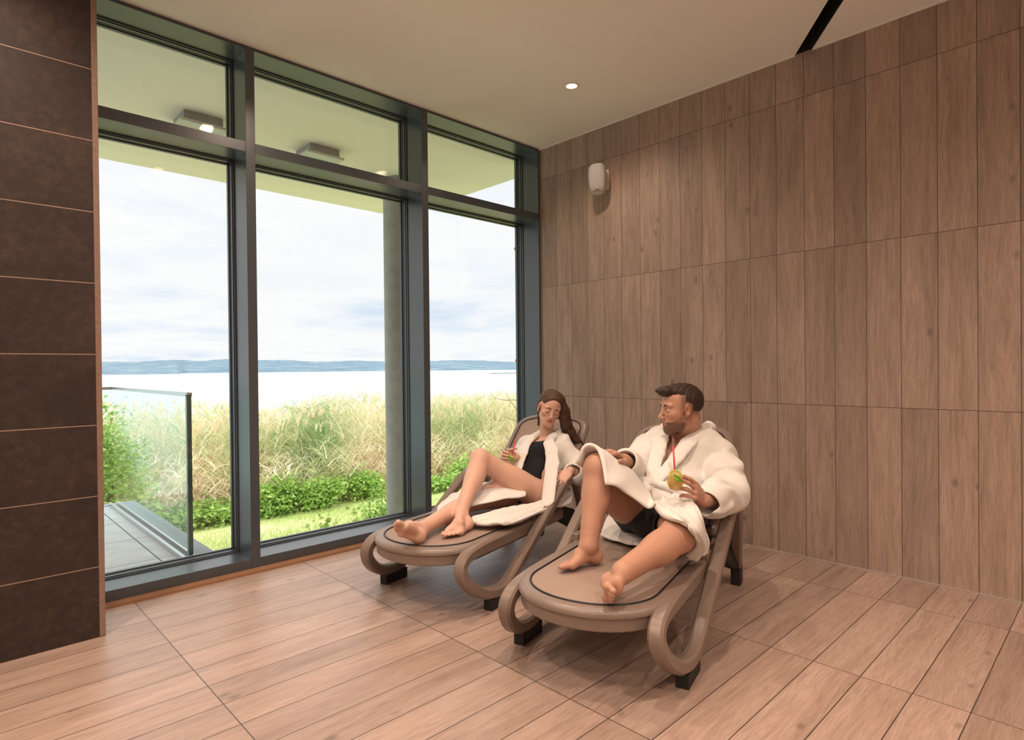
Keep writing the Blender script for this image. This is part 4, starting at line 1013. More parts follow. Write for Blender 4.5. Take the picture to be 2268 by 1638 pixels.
# toe and finger nails are part of the skin tone; swimsuit
Sw = Field()
Sw.ell(wt(.015, .002, .015), (.132, .088, .105), Tx, .03); Sw.ell(wt(0, .002, .17), (.117, .088, .135), Tx, .05); Sw.ell(wt(0, -.002, .29), (.136, .096, .12), Tx, .05)
for q in (1, -1): Sw.ell(wt(q*.056, .068, .262), (.060, .051, .062), Tx, .035)
def cut_plane(pt, n_, soft=.004):
    def fn(P): return (P-pt.astype(np.float32))@(-nrm(n_).astype(np.float32))
    return fn
BIG = np.array([3, 3, 3.])
def sub_half(Fd, pt, n_, k=.004): Fd.custom(pt-BIG, pt+BIG, cut_plane(np.asarray(pt, float), n_), k, True)
sub_half(Sw, wt(0, 0, .325), tu+tf*-.10)
for h_, q in ((w_Lh, -1), (w_Rh, 1)): Sw.cap(h_+tf*.060-tu*.080+tx*q*.02, h_+tf*.25-tu*.11, .070, .09, .006, None, True)
Sw.ell(wt(-.135, .035, .085), (.052, .07, .055), Tx, .006, True)
sw = field_mesh(Sw, .0036); mobj('swimsuit', sw[0], sw[1], M['swim'], woman, True)
mb = MB(); mb.lathe([(.0255, -.004), (.0275, 0), (.0255, .004), (.0235, 0)], 24, Matrix.Translation(w_Lw+nrm(w_Le-w_Lw)*.012) @ Vector(nrm(w_Le-w_Lw)).to_track_quat('Z', 'Y').to_matrix().to_4x4(), closed=True); mb.build('bracelet', M['piping'], woman, True)
# hair: cap plus a long fall over her left shoulder
Hh = Field()
x_, f_, u_ = wfr; s_ = .93
def hp(a, b, c): return wP(a, b, c)
Hh.ell(hp(0, -.022, .044), (.0765, .093, .082), wfr, .02); Hh.ell(hp(0, .010, .072), (.058, .072, .053), wfr, .02)
Hh.ell(hp(0, -.06, -.01), (.066, .052, .07), wfr, .03)
Hh.ell(hp(0, .122, .002), (.064, .105, .088), wfr, .012, True)
Hh.ell(hp(.082, .03, -.01), (.03, .050, .055), wfr, .01, True)
def hc(px, py, off): return np.array(pl(px, py, 1, 0)) if False else CAM+ray(px, py)*off
dh = (w_hd-CAM)@CF
fall = [(1240, 885, .00), (1250, 912, .02), (1254, 935, .035), (1262, 955, .05), (1276, 972, .06), (1291, 988, .06)]
pts = [CAM+ray(a, b)*(dh+c) for a, b, c in fall]
Hh.chain(pts, [.032, .032, .031, .030, .022, .005], .025, (CF, .6))
pts2 = [CAM+ray(a, b)*(dh+c) for a, b, c in ((1236, 880, .0), (1246, 905, .005), (1247, 925, .02), (1250, 945, .03), (1257, 962, .04))]
Hh.chain(pts2, [.02, .021, .019, .018, .008], .02)
pts3 = [CAM+ray(a, b)*(dh+c) for a, b, c in ((1201, 888, .03), (1195, 905, .05), (1194, 922, .06), (1192, 940, .07))]
Hh.chain(pts3, [.016, .012, .008, .004], .015)
sa = nrm(pts[3]-pts[0])
def strands(P, d):
    q = P-w_hd.astype(np.float32); ax_ = np.stack([x_, f_, u_]).astype(np.float32); l = q@ax_.T
    a = np.arctan2(l[..., 0], l[..., 2]+.12); return d-.0007*np.sin(a*95+6*np.sin(l[..., 1]*30))*.7-.0006*np.sin(a*230+l[..., 1]*60)
hm = field_mesh(Hh, .0024, strands)
hw_ = mobj('hair', hm[0], hm[1], M['hair_w'], woman, True)
sm = MB(); r9 = random.Random(4)
for ch, rad, nn in ((pts, .030, 420), (pts2, .020, 120), (pts3, .010, 40)):
    for _ in range(nn):
        a_ = r9.random()*6.283; q_ = .92+.16*r9.random(); ex = r9.gauss(0, .007); t0 = r9.random()*.5
        P_ = [];  N_ = len(ch)
        for i_, c_ in enumerate(ch):
            k_ = i_/(N_-1); rr2 = rad*q_*(1-.75*max(0, k_-.55)/.45)
            P_.append(c_+CR*math.cos(a_)*rr2+CU*0+CF*math.sin(a_)*rr2*.7+CR*ex*k_*k_+nrm(pts[-1]-pts[0])*(0.018*k_*r9.random()))
        P_ = catmull(P_, 3)[int(t0*3):]
        sm.tube([tuple(p) for p in P_], list(np.linspace(.0011, .0004, len(P_))), 4)
sm.build('hair_strands', M['hair_w'], hw_, True)
# bathrobe
Rb = Field()
Rb.ell(wt(0, -.015, .30), (.165, .115, .15), Tx, .05); Rb.ell(wt(0, -.02, .14), (.150, .110, .15), Tx, .05); Rb.ell(wt(0, -.05, -.01), (.165, .08, .10), Tx, .05)
Rb.cap(w_Rs, w_Ls, .062, .062, .04)
eL = w_Le+nrm(w_Ls-w_Le)*.0
Rb.chain([w_Ls, (w_Ls+w_Le)/2+CR*.008, w_Le+CR*.01-UP*.005, w_Le*.3+w_Lw*.7+UP*-.006], [.064, .068, .070, .060], .03)
Rb.chain([w_Rs, (w_Rs+w_Re)/2-CR*.006, w_Re, w_Re*.35+w_Rw*.65], [.062, .064, .062, .052], .03)
OH = [-.3, 0, .1, .2, .3, .38, .46, .52]; OC = [-.09, -.07, -.05, -.037, -.012, -.005, 0, 0]; OW = [.10, .09, .088, .072, .058, .060, .050, .040]
for q in (1, -1): Rb.ell(wt(q*.075, .050, .25), (.080, .072, .10), Tx, .04)
Rb.cap(wt(.11, .02, .38), wt(-.11, .02, .38), .062, .062, .03)
# hollow cuff and open front
cuffd = nrm(w_Lw-w_Le); Rb.cap(w_Le*.35+w_Lw*.65, w_Lw+cuffd*.1, .041, .047, .006, None, True)
cuffr = nrm(w_Rw-w_Re); Rb.cap(w_Re*.4+w_Rw*.6, w_Rw+cuffr*.1, .038, .044, .006, None, True)
def opening(P):
    q = P-w_pel.astype(np.float32); s1 = q@tx.astype(np.float32); f1 = q@tf.astype(np.float32); h1 = q@tu.astype(np.float32)
    c0 = np.interp(h1, OH, OC).astype(np.float32); hw = np.interp(h1, OH, OW).astype(np.float32)
    return np.maximum(np.abs(s1-c0)-hw, -(f1-.005))
Rb.custom(w_pel-.6, w_pel+.7, opening, .012, True)
Rb.cap(wt(0, .0, .42), w_hd+UP*-.02, .060, .060, .012, None, True)
fk = sines(5, 6, 30, 60); fk2 = sines(8, 5, 90, 140)
def folds(P, d):
    a = P@nrm(L[1]+L[2]*.4).astype(np.float32); w_ = np.sin((P@nrm(tx*.9+tu*.25).astype(np.float32))*70+4*fnoise(P, fk))
    return d-.0042*w_-.004*fnoise(P, fk)-.0012*fnoise(P, fk2)
parts = [field_mesh(Rb, .0042, folds)]
# shawl collar: flat bands along both edges and behind the neck
Cl = Field()
def edge(q, h_, dx=0, df=0): hw = float(np.interp(h_, OH, OW)); c0 = float(np.interp(h_, OH, OC)); fr_ = float(np.interp(h_, [-.15, -.05, .1, .25, .34, .42, .5], [.05, .075, .095, .122, .098, .064, .018])); return wt(c0+q*(hw+.020+dx), fr_+df, h_)
for q in (1, -1):
    pts = [edge(q, h_) for h_ in ((.04 if q > 0 else -.14), .1, .2, .28, .36, .43, .475)]; Cl.chain([p_-tx*(.018 if q < 0 and i_ < 3 else 0) for i_, p_ in enumerate(pts)], ([.024, .028, .031] if q > 0 else [.040, .043, .040])+[.033, .033, .030, .026], .012, (tf, .34))
    Cl.chain([pts[-1], wt(q*.045, -.035, .50)], [.024, .024], .015)
Cl.cap(wt(.045, -.035, .50), wt(-.045, -.035, .50), .024, .024, .015)
Cl.cap(wt(0, .0, .38), w_hd+UP*-.03, .0465, .045, .008, None, True)
parts.append(field_mesh(Cl, .0036, lambda P, d: d-.0018*fnoise(P, fk2)))
def pz(px, py, z): return at_z(px, py, z)
# skirt of the robe: over her right leg behind the raised knee, and spread on the near side of the seat
parts.append(sheet([[pz(1225, 1092, .40), pz(1245, 1088, .40), pz(1262, 1080, .41)], [pz(1222, 1108, .37), pz(1248, 1102, .37), pz(1268, 1098, .38)], [pz(1222, 1124, .352), pz(1246, 1120, .352), pz(1264, 1114, .352)]], .014, 8, (.004, 1.5, (1, .5)), 9))
g1 = [[pz(968, 1142, .365), pz(984, 1137, .385), pz(1010, 1131, .395), pz(1040, 1121, .405), pz(1075, 1113, .42), pz(1125, 1104, .43), pz(1165, 1096, .43)],
      [pz(972, 1122, .385), pz(990, 1114, .42), pz(1015, 1106, .435), pz(1045, 1095, .445), pz(1080, 1084, .455), pz(1125, 1080, .45), pz(1165, 1078, .44)],
      [pz(985, 1108, .36), pz(1002, 1096, .40), pz(1025, 1086, .42), pz(1052, 1076, .43), pz(1085, 1066, .44), pz(1125, 1060, .43), pz(1165, 1056, .42)]]
parts.append(sheet(g1, .012, 9, (.006, 2.5, (.4, 1.0)), 2))
g2 = [[pz(1046, 1150, .345), pz(1075, 1143, .362), pz(1110, 1132, .372), pz(1150, 1126, .372), pz(1185, 1118, .375), pz(1218, 1104, .38)],
      [pz(1044, 1157, .345), pz(1078, 1154, .352), pz(1115, 1147, .362), pz(1155, 1140, .358), pz(1190, 1130, .36), pz(1226, 1114, .37)],
      [pz(1056, 1164, .342), pz(1085, 1165, .343), pz(1120, 1164, .345), pz(1155, 1156, .345), pz(1188, 1143, .345), pz(1230, 1127, .35)]]
parts.append(sheet([[p_+UP*.010 for p_ in r_] for r_ in g2], .016, 9, (.008, 2.6, (1.3, .8)), 6))
v_, f__ = join_parts(parts); robe = mobj('bathrobe', v_, f__, M['terry'], woman, True)

# ================================================================== THE MAN
L = LB
m_Rh, m_Lh = Wl(L, .58, .055, .425), Wl(L, .58, -.125, .425)
m_pel = (m_Rh+m_Lh)/2+np.array([0, 0, .015])
m_Rk = RS(1326, 1036, m_Rh, .455); m_Ra = at_z(1303, 1208, .405)
m_Lk = RS(1500, 1186, m_Lh, .445); m_La = at_z(1380, 1266, .415)
m_ms = AV(L, 1514, 995, -.08)
m_Rs = w0 = AU(L, 1437, 995, toL(L, m_ms)[0]+.02); m_Ls = AU(L, 1590, 1010, toL(L, m_ms)[0]-.02)
m_Le = AU(L, 1612, 1090, .65); m_Lw = AU(L, 1557, 1108, .375)
m_Rw = AU(L, 1383, 1019, .385); m_Re = AU(L, 1404, 1042, .66)
m_hd = AV(L, 1507, 908, -.10)
for nm_, q_ in (('Rh', m_Rh), ('Lh', m_Lh), ('Rk', m_Rk), ('Ra', m_Ra), ('Lk', m_Lk), ('La', m_La), ('ms', m_ms), ('Rs', m_Rs), ('Ls', m_Ls), ('Le', m_Le), ('Lw', m_Lw), ('Re', m_Re), ('Rw', m_Rw), ('hd', m_hd)):
    print('M', nm_, np.round(toL(L, q_), 3))
print('shins', np.linalg.norm(m_Rk-m_Ra), np.linalg.norm(m_Lk-m_La), 'arm', np.linalg.norm(m_Rs-m_Re), np.linalg.norm(m_Re-m_Rw))
tx, tf, tu = torso_frame(m_pel, m_ms, m_Rs, m_Ls); Tx = (tx, tf, tu)
print('M front dir', np.round([tf@CR, tf@CU, tf@CF], 2))
def wt(a, b, c): return m_pel+tx*a+tf*b+tu*c
B = Field()
B.ell(wt(0, 0, .0), (.155, .105, .11), Tx, .04); B.ell(wt(0, -.03, -.04), (.15, .09, .08), Tx, .04)
B.ell(wt(0, .0, .18), (.140, .100, .14), Tx, .05); B.ell(wt(0, -.005, .34), (.165, .112, .14), Tx, .05)
for q in (1, -1): B.ell(wt(q*.075, .062, .37), (.075, .036, .060), Tx, .03)
B.cap(m_Rs-tu*.01, m_Ls-tu*.01, .060, .060, .03); nk = wt(0, -.015, .46)
B.cap(nk, m_hd-UP*.035-tf*.005, .066, .060, .03); B.cap(wt(-.01, -.035, .50), m_hd+CR*.045-UP*.045, .060, .050, .03)
for q, sh in ((1, m_Rs), (-1, m_Ls)): B.cap(sh-tu*.01, wt(q*.03, -.025, .52), .034, .036, .03); B.cap(wt(q*.014, .065, .455), wt(q*.14, .03, .475), .010, .009, .02)
for q in (1, -1): B.cap(m_hd-UP*.03+(nrm(-CR)*0), wt(q*.02, .06, .45), .020, .013, .02)
leg(B, m_Rh, m_Rk, m_Ra, .098, .063, .062, .038, nrm(-L[1]*.9+UP*.35)); leg(B, m_Lh, m_Lk, m_La, .088, .066, .062, .040, nrm(-L[2]*.55+UP*.75-L[1]*.2))
hl = at_z(1318, 1234, SEAT+.030); tt_ = at_z(1250, 1247, SEAT+.030)-hl; tt_[2] = 0; tt_ = nrm(tt_)
foot(B, m_Ra, hl, tt_, UP, -L[2], .92)
# the other foot lies on its outer edge, sole towards the picture's left
fd = nrm(-CF*.95-CR*.10+UP*.03); hl2 = m_La-CR*.050-UP*.040+CF*.02; hl2[2] = max(hl2[2], SEAT+.034)
foot(B, m_La, hl2, fd, nrm(CR*.90-CF*.20+UP*.10), UP, .90, toebend=(.55, .25))
B.chain([m_Ls, m_Le, m_Lw], [.056, .046, .030], .02); B.chain([m_Rs, m_Re, m_Rw], [.056, .046, .030], .02)
gm = AU(L, 1496, 1052, .235)
hdL = nrm(gm+CR*.026-CF*.050-CU*.002-m_Lw)
mhL = hand(B, m_Lw, hdL, nrm(-CF*.80+CR*.40+CU*.35), nrm(CU), [(.35, .45, .45), (.30, .50, .45), (.55, .75, .6), (.7, .9, .7)], 1.0, thumb=(nrm(gm+CF*.045+CR*.01+CU*.01-m_Lw-hdL*.03), nrm(-CR*.8+CF*.1+CU*.3)), spread=.10)
hdR = nrm(m_Rk+np.array([0, 0, .098])-L[2]*.0+L[1]*.02-m_Rw)
mhR = hand(B, m_Rw, hdR, nrm(UP*.9-CF*.2-CR*.1), nrm(-L[2]), [(.55, .7, .4), (.5, .7, .4), (.5, .7, .4), (.5, .7, .4)], 1.04, spread=.12)
fwd = nrm(-CR*.975-CF*.20-CU*.05); hup = nrm(CU*.99+CR*.04)
mP, mfr = head(B, m_hd, fwd, hup, 1.0, True, False)
fine = [(*box(m_hd, np.array([.16, .16, .16])), .0022), (*box(m_Lw+hdL*.10, .125), .0022), (*box(m_Rw+hdR*.09, .125), .0022), (*box(hl+tt_*.09, np.array([.165, .165, .11])), .0025), (*box(hl2+fd*.08, np.array([.15, .15, .12])), .0025)]
man = build_field('person', B, .0042, M['skin_m'], None, fine)
face_attrs(man, m_hd, mfr, 1.0, True)
tag(man, 'bearded man in a white bathrobe and black shorts holding a cocktail glass', 'person')
for q in (1, -1):
    mb = MB(); pts = [mP(q*(.012+.040*k), .0895-.018*k*k+.002+.002*math.sin(3*k), .0255+.008*math.sin(k*2.6)-.004*k) for k in np.linspace(0, 1, 7)]
    mb.tube([tuple(p) for p in pts], [.0022, .0034, .0038, .0036, .003, .002, .001], 6); mb.build('eyebrow', M['brow'], man, True)
for q in (1, -1):
    e = MB(); Rm = Matrix((tuple(mfr[0])+(0,), tuple(mfr[2])+(0,), tuple(mfr[1])+(0,), (0, 0, 0, 1))).transposed(); c_ = mP(q*.0315, .0765, .006)
    T_ = Matrix.Translation(c_) @ Rm
    prof = [(.0108*math.sin(a), .0118*math.cos(a)) for a in np.linspace(0, 1.1, 8)][::-1]
    e.lathe([(r*1.0, z) for r, z in prof], 20, T_ @ Matrix.Diagonal((1.0, .42, 1, 1))); eo = e.build('eye', M['eye'], man, True)
    i_ = MB().lathe([(.0044, .0119), (.003, .0123), (0, .0125)], 16, T_ @ Matrix.Rotation(.0, 4, 'Y')); i_.build('iris', M['iris'], eo, True)
# short hair with a quiff
Hh = Field()
Hh.ell(mP(0, -.022, .046), (.0790, .097, .0845), mfr, .02); Hh.ell(mP(0, .020, .094), (.058, .078, .034), mfr, .02)
Hh.cap(mP(.03, .085, .098), mP(-.03, .085, .098), .019, .019, .02); Hh.cap(mP(.022, .108, .101), mP(-.022, .105, .101), .009, .009, .014)
Hh.ell(mP(0, .138, .012), (.075, .082, .076), mfr, .008, True)
for q in (1, -1): Hh.ell(mP(q*.092, .010, -.005), (.026, .060, .056), mfr, .006, True)
Hh.ell(mP(0, -.03, -.135), (.2, .2, .092), mfr, .006, True)
def strands(P, d):
    q = P-m_hd.astype(np.float32); l = q@np.stack(mfr).astype(np.float32).T
    return d-.0007*np.sin(l[..., 0]*420+9*np.sin(l[..., 1]*40))-.0009*np.sin(l[..., 0]*230+l[..., 1]*160)
hm = field_mesh(Hh, .0024, strands); mobj('hair', hm[0], hm[1], M['hair_m'], man, True)
# shorts
Sh = Field()
Sh.ell(wt(0, 0.0, .0), (.163, .113, .115), Tx, .04)
Sh.cap(m_Rh, m_Rh*.66+m_Rk*.34, .108, .098, .03); Sh.cap(m_Lh, m_Lh*.50+m_Lk*.50, .112, .098, .03)
Sh.cap(m_Rh*.70+m_Rk*.30, m_Rh*.3+m_Rk*.7, .088, .08, .004, None, True); Sh.cap(m_Lh*.56+m_Lk*.44, m_Lh*.2+m_Lk*.8, .090, .085, .004, None, True)
fk3 = sines(12, 6, 40, 80)
cr_ = (m_Rh+m_Lh)/2-L[1]*.10; Sh.ell(cr_, (.10, .085, .075), (L[1], L[2], UP), .03); sh_ = field_mesh(Sh, .0042, lambda P, d: d-.004*fnoise(P, fk3)); mobj('shorts', sh_[0], sh_[1], M['shorts'], man, True)
# bathrobe
Rb = Field()
Rb.ell(wt(0, -.01, .34), (.200, .140, .165), Tx, .05); Rb.ell(wt(0, .0, .16), (.182, .138, .17), Tx, .05); Rb.ell(wt(0, .01, .02), (.190, .140, .12), Tx, .05)
Rb.cap(m_Rs+tu*.005, m_Ls+tu*.005, .078, .078, .04)
for q, sh in ((1, m_Rs), (-1, m_Ls)): Rb.cap(sh, wt(q*.06, -.02, .535), .062, .05, .03)
Rb.cap(wt(.13, .025, .43), wt(-.13, .025, .43), .080, .080, .03)
for q in (1, -1): Rb.ell(wt(q*.085, .060, .37), (.10, .078, .10), Tx, .04)
Rb.chain([m_Ls, (m_Ls+m_Le)/2+CR*.01, m_Le+CR*.008, m_Le*.45+m_Lw*.55-UP*.008, m_Le*.22+m_Lw*.78-UP*.012], [.080, .084, .080, .074, .068], .03)
Rb.chain([m_Rs, (m_Rs+m_Re)/2, m_Re, m_Re*.2+m_Rw*.8], [.084, .086, .078, .064], .03)
cuffd = nrm(m_Lw-m_Le); Rb.cap(m_Le*.36+m_Lw*.64-UP*.010, m_Lw+cuffd*.1-UP*.02, .046, .064, .006, None, True)
cuffr = nrm(m_Rw-m_Re); Rb.cap(m_Re*.3+m_Rw*.7, m_Rw+cuffr*.1, .046, .052, .006, None, True)
def opening(P):
    q = P-m_pel.astype(np.float32); s1 = q@tx.astype(np.float32); f1 = q@tf.astype(np.float32); h1 = q@tu.astype(np.float32)
    hw = np.interp(h1, [.06, .12, .30, .40, .50, .60], [-.03, .0, .036, .060, .072, .07]).astype(np.float32); c0 = np.interp(h1, [.10, .3, .5], [.0, -.012, .0]).astype(np.float32)
    return np.maximum(np.abs(s1-c0)-hw, -(f1-.01))
Rb.custom(m_pel-.7, m_pel+.8, opening, .010, True)
Rb.cap(wt(0, .015, .46), m_hd+UP*-.0, .078, .078, .012, None, True)
fk = sines(21, 6, 25, 50); fk2 = sines(22, 5, 80, 130)
def folds(P, d):
    w_ = np.sin((P@nrm(tx*.55+tu*.8+tf*.2).astype(np.float32))*62+5*fnoise(P, fk))
    return d-.0060*w_*(.55+.45*np.sin((P@nrm(tx).astype(np.float32))*9+1))-.007*fnoise(P, fk)-.0018*fnoise(P, fk2)
parts = [field_mesh(Rb, .0044, folds)]
Cl = Field()
def edge(q, h_):
    hw = float(np.interp(h_, [.06, .12, .30, .40, .50, .60], [-.02, .0, .036, .060, .072, .07])); c0 = float(np.interp(h_, [.10, .3, .5], [.0, -.012, .0])); fr_ = float(np.interp(h_, [.04, .25, .36, .44, .50, .56], [.146, .142, .138, .105, .070, .020]))
    return wt(c0+q*(hw+.026), fr_, h_)
for q in (1, -1):
    pts = [edge(q, h_) for h_ in (.06, .14, .24, .34, .42, .50, .545)]; Cl.chain(pts, [.026, .032, .036, .040, .040, .036, .032], .012, (tf*.9+tu*.2, .42))
    Cl.chain([pts[-1], wt(q*.062, -.055, .575)], [.032, .030], .015)
Cl.cap(wt(.062, -.055, .575), wt(-.062, -.055, .575), .030, .030, .015)
Cl.cap(wt(0, .0, .44), m_hd+UP*-.02, .062, .060, .008, None, True)
parts.append(field_mesh(Cl, .0036, lambda P, d: d-.002*fnoise(P, fk2)))
k1 = m_Rk; hR = m_Rh
def th(t_, up_, out): return hR*(1-t_)+k1*t_+UP*up_+L[2]*out
# panel over the raised right knee, hanging down on the inner side
g = [[th(1.15, -.02, .075), th(.98, .0, .085), th(.72, .01, .10), th(.40, .03, .11), th(.05, .06, .12)],
     [th(1.14, .052, .045), th(.98, .068, .045), th(.72, .085, .045), th(.42, .105, .04), th(.05, .13, .03)],
     [th(1.12, .060, -.020), th(.96, .066, -.045), th(.72, .07, -.075), th(.42, .085, -.07), th(.05, .11, -.05)],
     [pz(1342, 1072, .655), pz(1364, 1078, .64), pz(1392, 1096, .60), pz(1432, 1124, .545), pz(1450, 1112, .57)]]
parts.append(sheet(g, .014, 10, (.006, 2.0, (.6, .6)), 4))
# panel over the left hip and thigh, falling to the seat
g = [[pz(1446, 1114, .555), pz(1462, 1138, .545), pz(1482, 1150, .545), pz(1508, 1158, .54), pz(1530, 1172, .52), pz(1545, 1205, .45), pz(1520, 1232, .375)],
     [pz(1470, 1104, .555), pz(1490, 1124, .56), pz(1512, 1138, .565), pz(1532, 1158, .54), pz(1546, 1182, .50), pz(1556, 1212, .42), pz(1540, 1238, .36)],
     [pz(1500, 1094, .565), pz(1525, 1110, .57), pz(1545, 1125, .57), pz(1556, 1150, .54), pz(1562, 1175, .48), pz(1566, 1200, .42), pz(1562, 1222, .37)]]
parts.append(sheet(g, .016, 10, (.008, 2.2, (1.2, .3)), 5))
g = [[pz(1330, 1186, .340), pz(1365, 1196, .341), pz(1400, 1206, .342), pz(1440, 1214, .342), pz(1490, 1222, .342)],
     [pz(1338, 1160, .345), pz(1372, 1170, .348), pz(1408, 1178, .350), pz(1450, 1186, .35), pz(1505, 1190, .35)],
     [pz(1355, 1125, .36), pz(1390, 1135, .36), pz(1425, 1145, .36), pz(1470, 1150, .36), pz(1530, 1150, .36)]]
parts.append(sheet(g, .014, 8, (.004, 2.0, (.3, 1)), 7))
v_, f__ = join_parts(parts); robe = mobj('bathrobe', v_, f__, M['terry'], man, True)
# belt
mb = Field(); bp = [wt(.19*math.cos(a), .150*math.sin(a)+.004, .065+.012*math.sin(2*a)) for a in np.linspace(-.5, math.pi+.5, 15)]
mb.chain(bp, [.021]*15, .004, (tf, .5) if False else None)
kn = wt(.05, .160, .055); mb.cap(kn-tx*.03, kn+tx*.03, .024, .022, .01); mb.cap(kn, kn+tx*.035-tu*.07+tf*.01, .018, .015, .01); mb.cap(kn-tx*.01, kn-tx*.06-tu*.05+tf*.02, .017, .017, .01)
bm_ = field_mesh(mb, .004, lambda P, d: d-.002*fnoise(P, fk2)); mobj('belt', bm_[0], bm_[1], M['terry'], man, True)

# ================================================================== COCKTAILS
M['glass'] = glass_mat('clear_drinking_glass', (.97, .975, .97), 0, 1.5)
def liquid(name, c, a=.6):
    t = NT(name); p = t.pbsdf(c, .08, 0, .5); tr = t.n('BsdfTransparent', Color=tuple(c)+(1,)); m_ = t.n('MixShader'); m_.inputs[0].default_value = a
    t.L.new(tr.outputs[0], m_.inputs[1]); t.L.new(t.bsdf.outputs[0], m_.inputs[2]); t.L.new(m_.outputs[0], t.out.inputs[0]); return t.m
M['juice'] = liquid('pale_lemonade', (.82, .60, .18), .55); M['juice2'] = liquid('pale_cocktail', (.85, .72, .50), .5)
M['straw'] = simple('red_straw', (.62, .02, .05), .35); M['lemon'] = simple('lemon_rind', (.80, .58, .04), .45); M['pulp'] = simple('lemon_pulp', (.86, .74, .32), .4, vary=.12, scale=300)
M['mint'] = simple('mint_leaf', (.14, .36, .02), .5, vary=.3, scale=80)
def leaf_mesh(name, T_, ln, wd, mat, parent):
    V, Fc = [], []
    N_ = 10
    for i in range(N_+1):
        t_ = i/N_; w_ = wd*math.sin(math.pi*min(1, t_*.98+.01))**.8*(1-.25*t_); z = .012*math.sin(t_*3)
        for a, zz_ in ((-1, .004), (-.5, .0015), (0, 0), (.5, .0015), (1, .004)): V.append(tuple(T_ @ Vector((a*w_, t_*ln, z+zz_))))
    for i in range(N_):
        for j in range(4): a = i*5+j; Fc.append([a, a+1, a+6, a+5])
    o = mobj(name, V, Fc, mat, parent, True); md = o.modifiers.new('s', 'SOLIDIFY'); md.thickness = .0012; return o
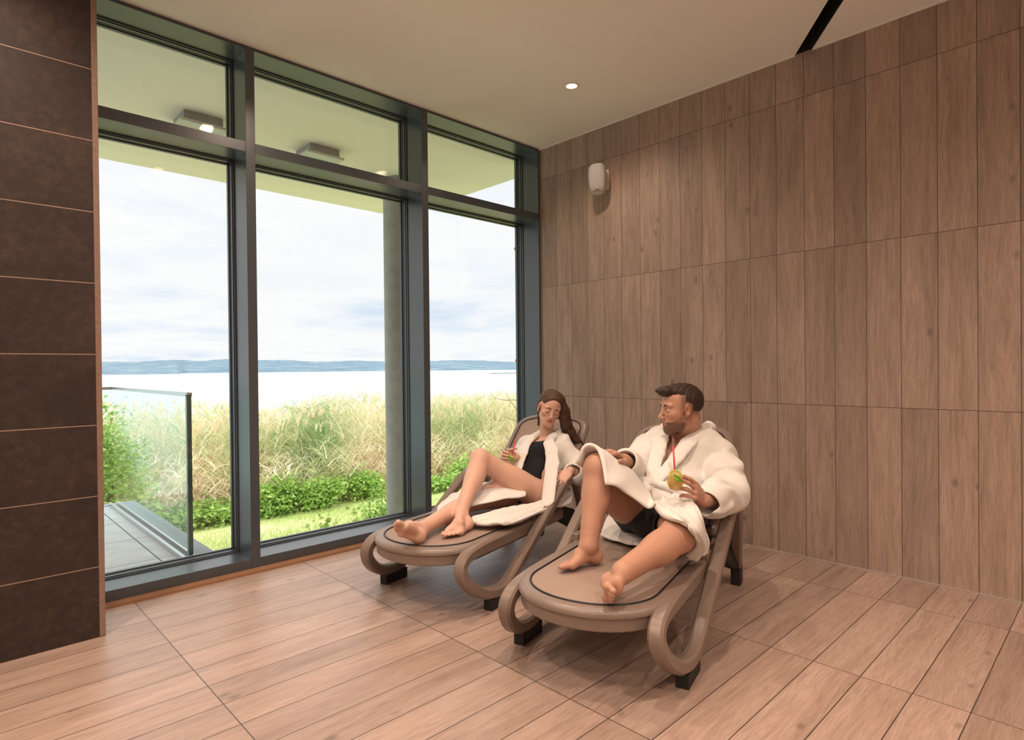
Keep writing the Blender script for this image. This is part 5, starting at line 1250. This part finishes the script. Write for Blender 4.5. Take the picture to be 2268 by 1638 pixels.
def cocktail(base, axis, label, straw_to, facing, s=1.0, fill=.62, juice='juice'):
    ax = Vector(nrm(axis)); Rm = ax.to_track_quat('Z', 'Y').to_matrix().to_4x4()
    root = empty('cocktail_glass', tuple(base)); tag(root, label, 'cocktail', 'hurricane glass cocktails')
    prof = [(.0, .0), (.034, .0015), (.0345, .003), (.020, .008), (.0065, .014), (.0055, .030), (.009, .036), (.018, .042), (.030, .056), (.0365, .074), (.0370, .090), (.0315, .112), (.0285, .128), (.0300, .146), (.0375, .170)]
    pr_ = catmull([(r, 0, z) for r, z in prof], 4); outer = [(max(0, p[0])*s, p[2]*s) for p in pr_]
    inner = [(max(0.0, r-.0016*s), z+.001*s) for r, z in outer if z > .045*s][::-1]+[(0, .044*s)]
    MB().lathe(outer+inner, 40, Rm).build('glass', M['glass'], root, True)
    zt_ = fill*.170*s; li = [(max(0, r-.0022*s), z) for r, z in outer if .047*s < z < zt_]; MB().lathe([(0, .047*s)]+li+[(0, li[-1][1])], 36, Rm).build('drink', M[juice], root, True)
    x1 = Vector(nrm(facing)); x1 = (x1-ax*x1.dot(ax)).normalized(); y1 = ax.cross(x1)
    st = Vector(straw_to)-Vector(base); b0 = ax*.052*s+y1*.004
    MB().tube([tuple(b0), tuple(st)], .0034, 12).build('straw', M['straw'], root, True)
    lc = ax*.112*s+x1*.012; Lm = Matrix.Translation(lc) @ Matrix((tuple(x1)+(0,), tuple(y1)+(0,), tuple(ax)+(0,), (0, 0, 0, 1))).transposed() @ Matrix.Rotation(math.pi/2, 4, 'Y')
    sl = MB().lathe([(.0, -.0022), (.0225, -.0022), (.0225, .0022), (0, .0022)], 36, Lm).build('lemon_slice', M['pulp'], root)
    MB().lathe([(.0225, -.0028), (.0262, -.0024), (.0262, .0024), (.0225, .0028)], 36, Lm, closed=True).build('rind', M['lemon'], sl, True)
    lc2 = Lm.copy(); lc2.translation = ax*.080*s+x1*.008-y1*.006; MB().lathe([(.0, -.002), (.025, -.002), (.025, .002), (0, .002)], 30, lc2).build('lemon_slice', M['lemon'], root)
    y2 = -y1; Tm = Matrix((tuple((ax+y1*.2).normalized())+(0,), tuple((-ax*.65+y2*1.0*math.copysign(1, (Vector(CR).dot(y2)))).normalized())+(0,), tuple(x1)+(0,), (0, 0, 0, 1))).transposed()
    leaf_mesh('mint_leaf', Matrix.Translation(ax*.122*s+x1*.026-Vector(CR)*.008) @ Tm, .040, .011, M['mint'], root)
    return root
toc = lambda p: CAM-np.asarray(p)
sc_m = (gm-CAM)@CF
gb = CAM+ray(1494, 1106)*sc_m; gt = CAM+ray(1497, 1026)*sc_m; gax = gt-gb
cocktail(gb, gax, 'hurricane glass with lemon slices, mint and red straw held by the man', CAM+ray(1491, 988)*(sc_m+.01), toc(gb), np.linalg.norm(gax)/.170, .70)
sc_w = (gw-CAM)@CF
gt = CAM+ray(1128, 991)*sc_w; gb = gt-UP*.170
cocktail(gb, gt-gb, 'half-hidden cocktail glass with green leaves and red straw held by the woman', CAM+ray(1142, 973)*(sc_w+.01), toc(gb), 1.0, .60, 'juice2')
# ================================================================== LIGHT
w = bpy.data.worlds.new('sky'); scene.world = w; t = NT('', world=w)
g = t.n('TexCoord').outputs['Generated']; X, Y, Z = t.sep(g)
zz = t.math('ADD', t.math('MAXIMUM', Z, 0.0), .12)
cv = t.comb(t.math('DIVIDE', X, zz), t.math('DIVIDE', Y, zz), 0.0)
n1 = t.noise(cv, .9, 7, .58, .25); n2 = t.noise(cv, .35, 3, .5)
f = t.math('ADD', t.math('MULTIPLY', n1, .7), t.math('MULTIPLY', n2, .3))
c = t.ramp(f, [(.34, (.68, .79, .93)), (.43, (.86, .91, .97)), (.51, (.96, .97, .98)), (.68, (.88, .91, .95))])
gr = t.sstep(Z, -.02, .0); c = t.mix(gr, (.25, .3, .2), c)
st_ = t.math('ADD', 1.0, t.math('MULTIPLY', t.sstep(Z, .28, .80), 3.0)); bg = t.n('Background', Color=c, Strength=st_); t.L.new(bg.outputs[0], t.out.inputs[0])
vs = scene.view_settings; scene.display_settings.display_device = 'sRGB'
vs.view_transform = 'Standard'; vs.look = 'None'; vs.gamma = 1; vs.use_curve_mapping = False; vs.exposure = 0.15
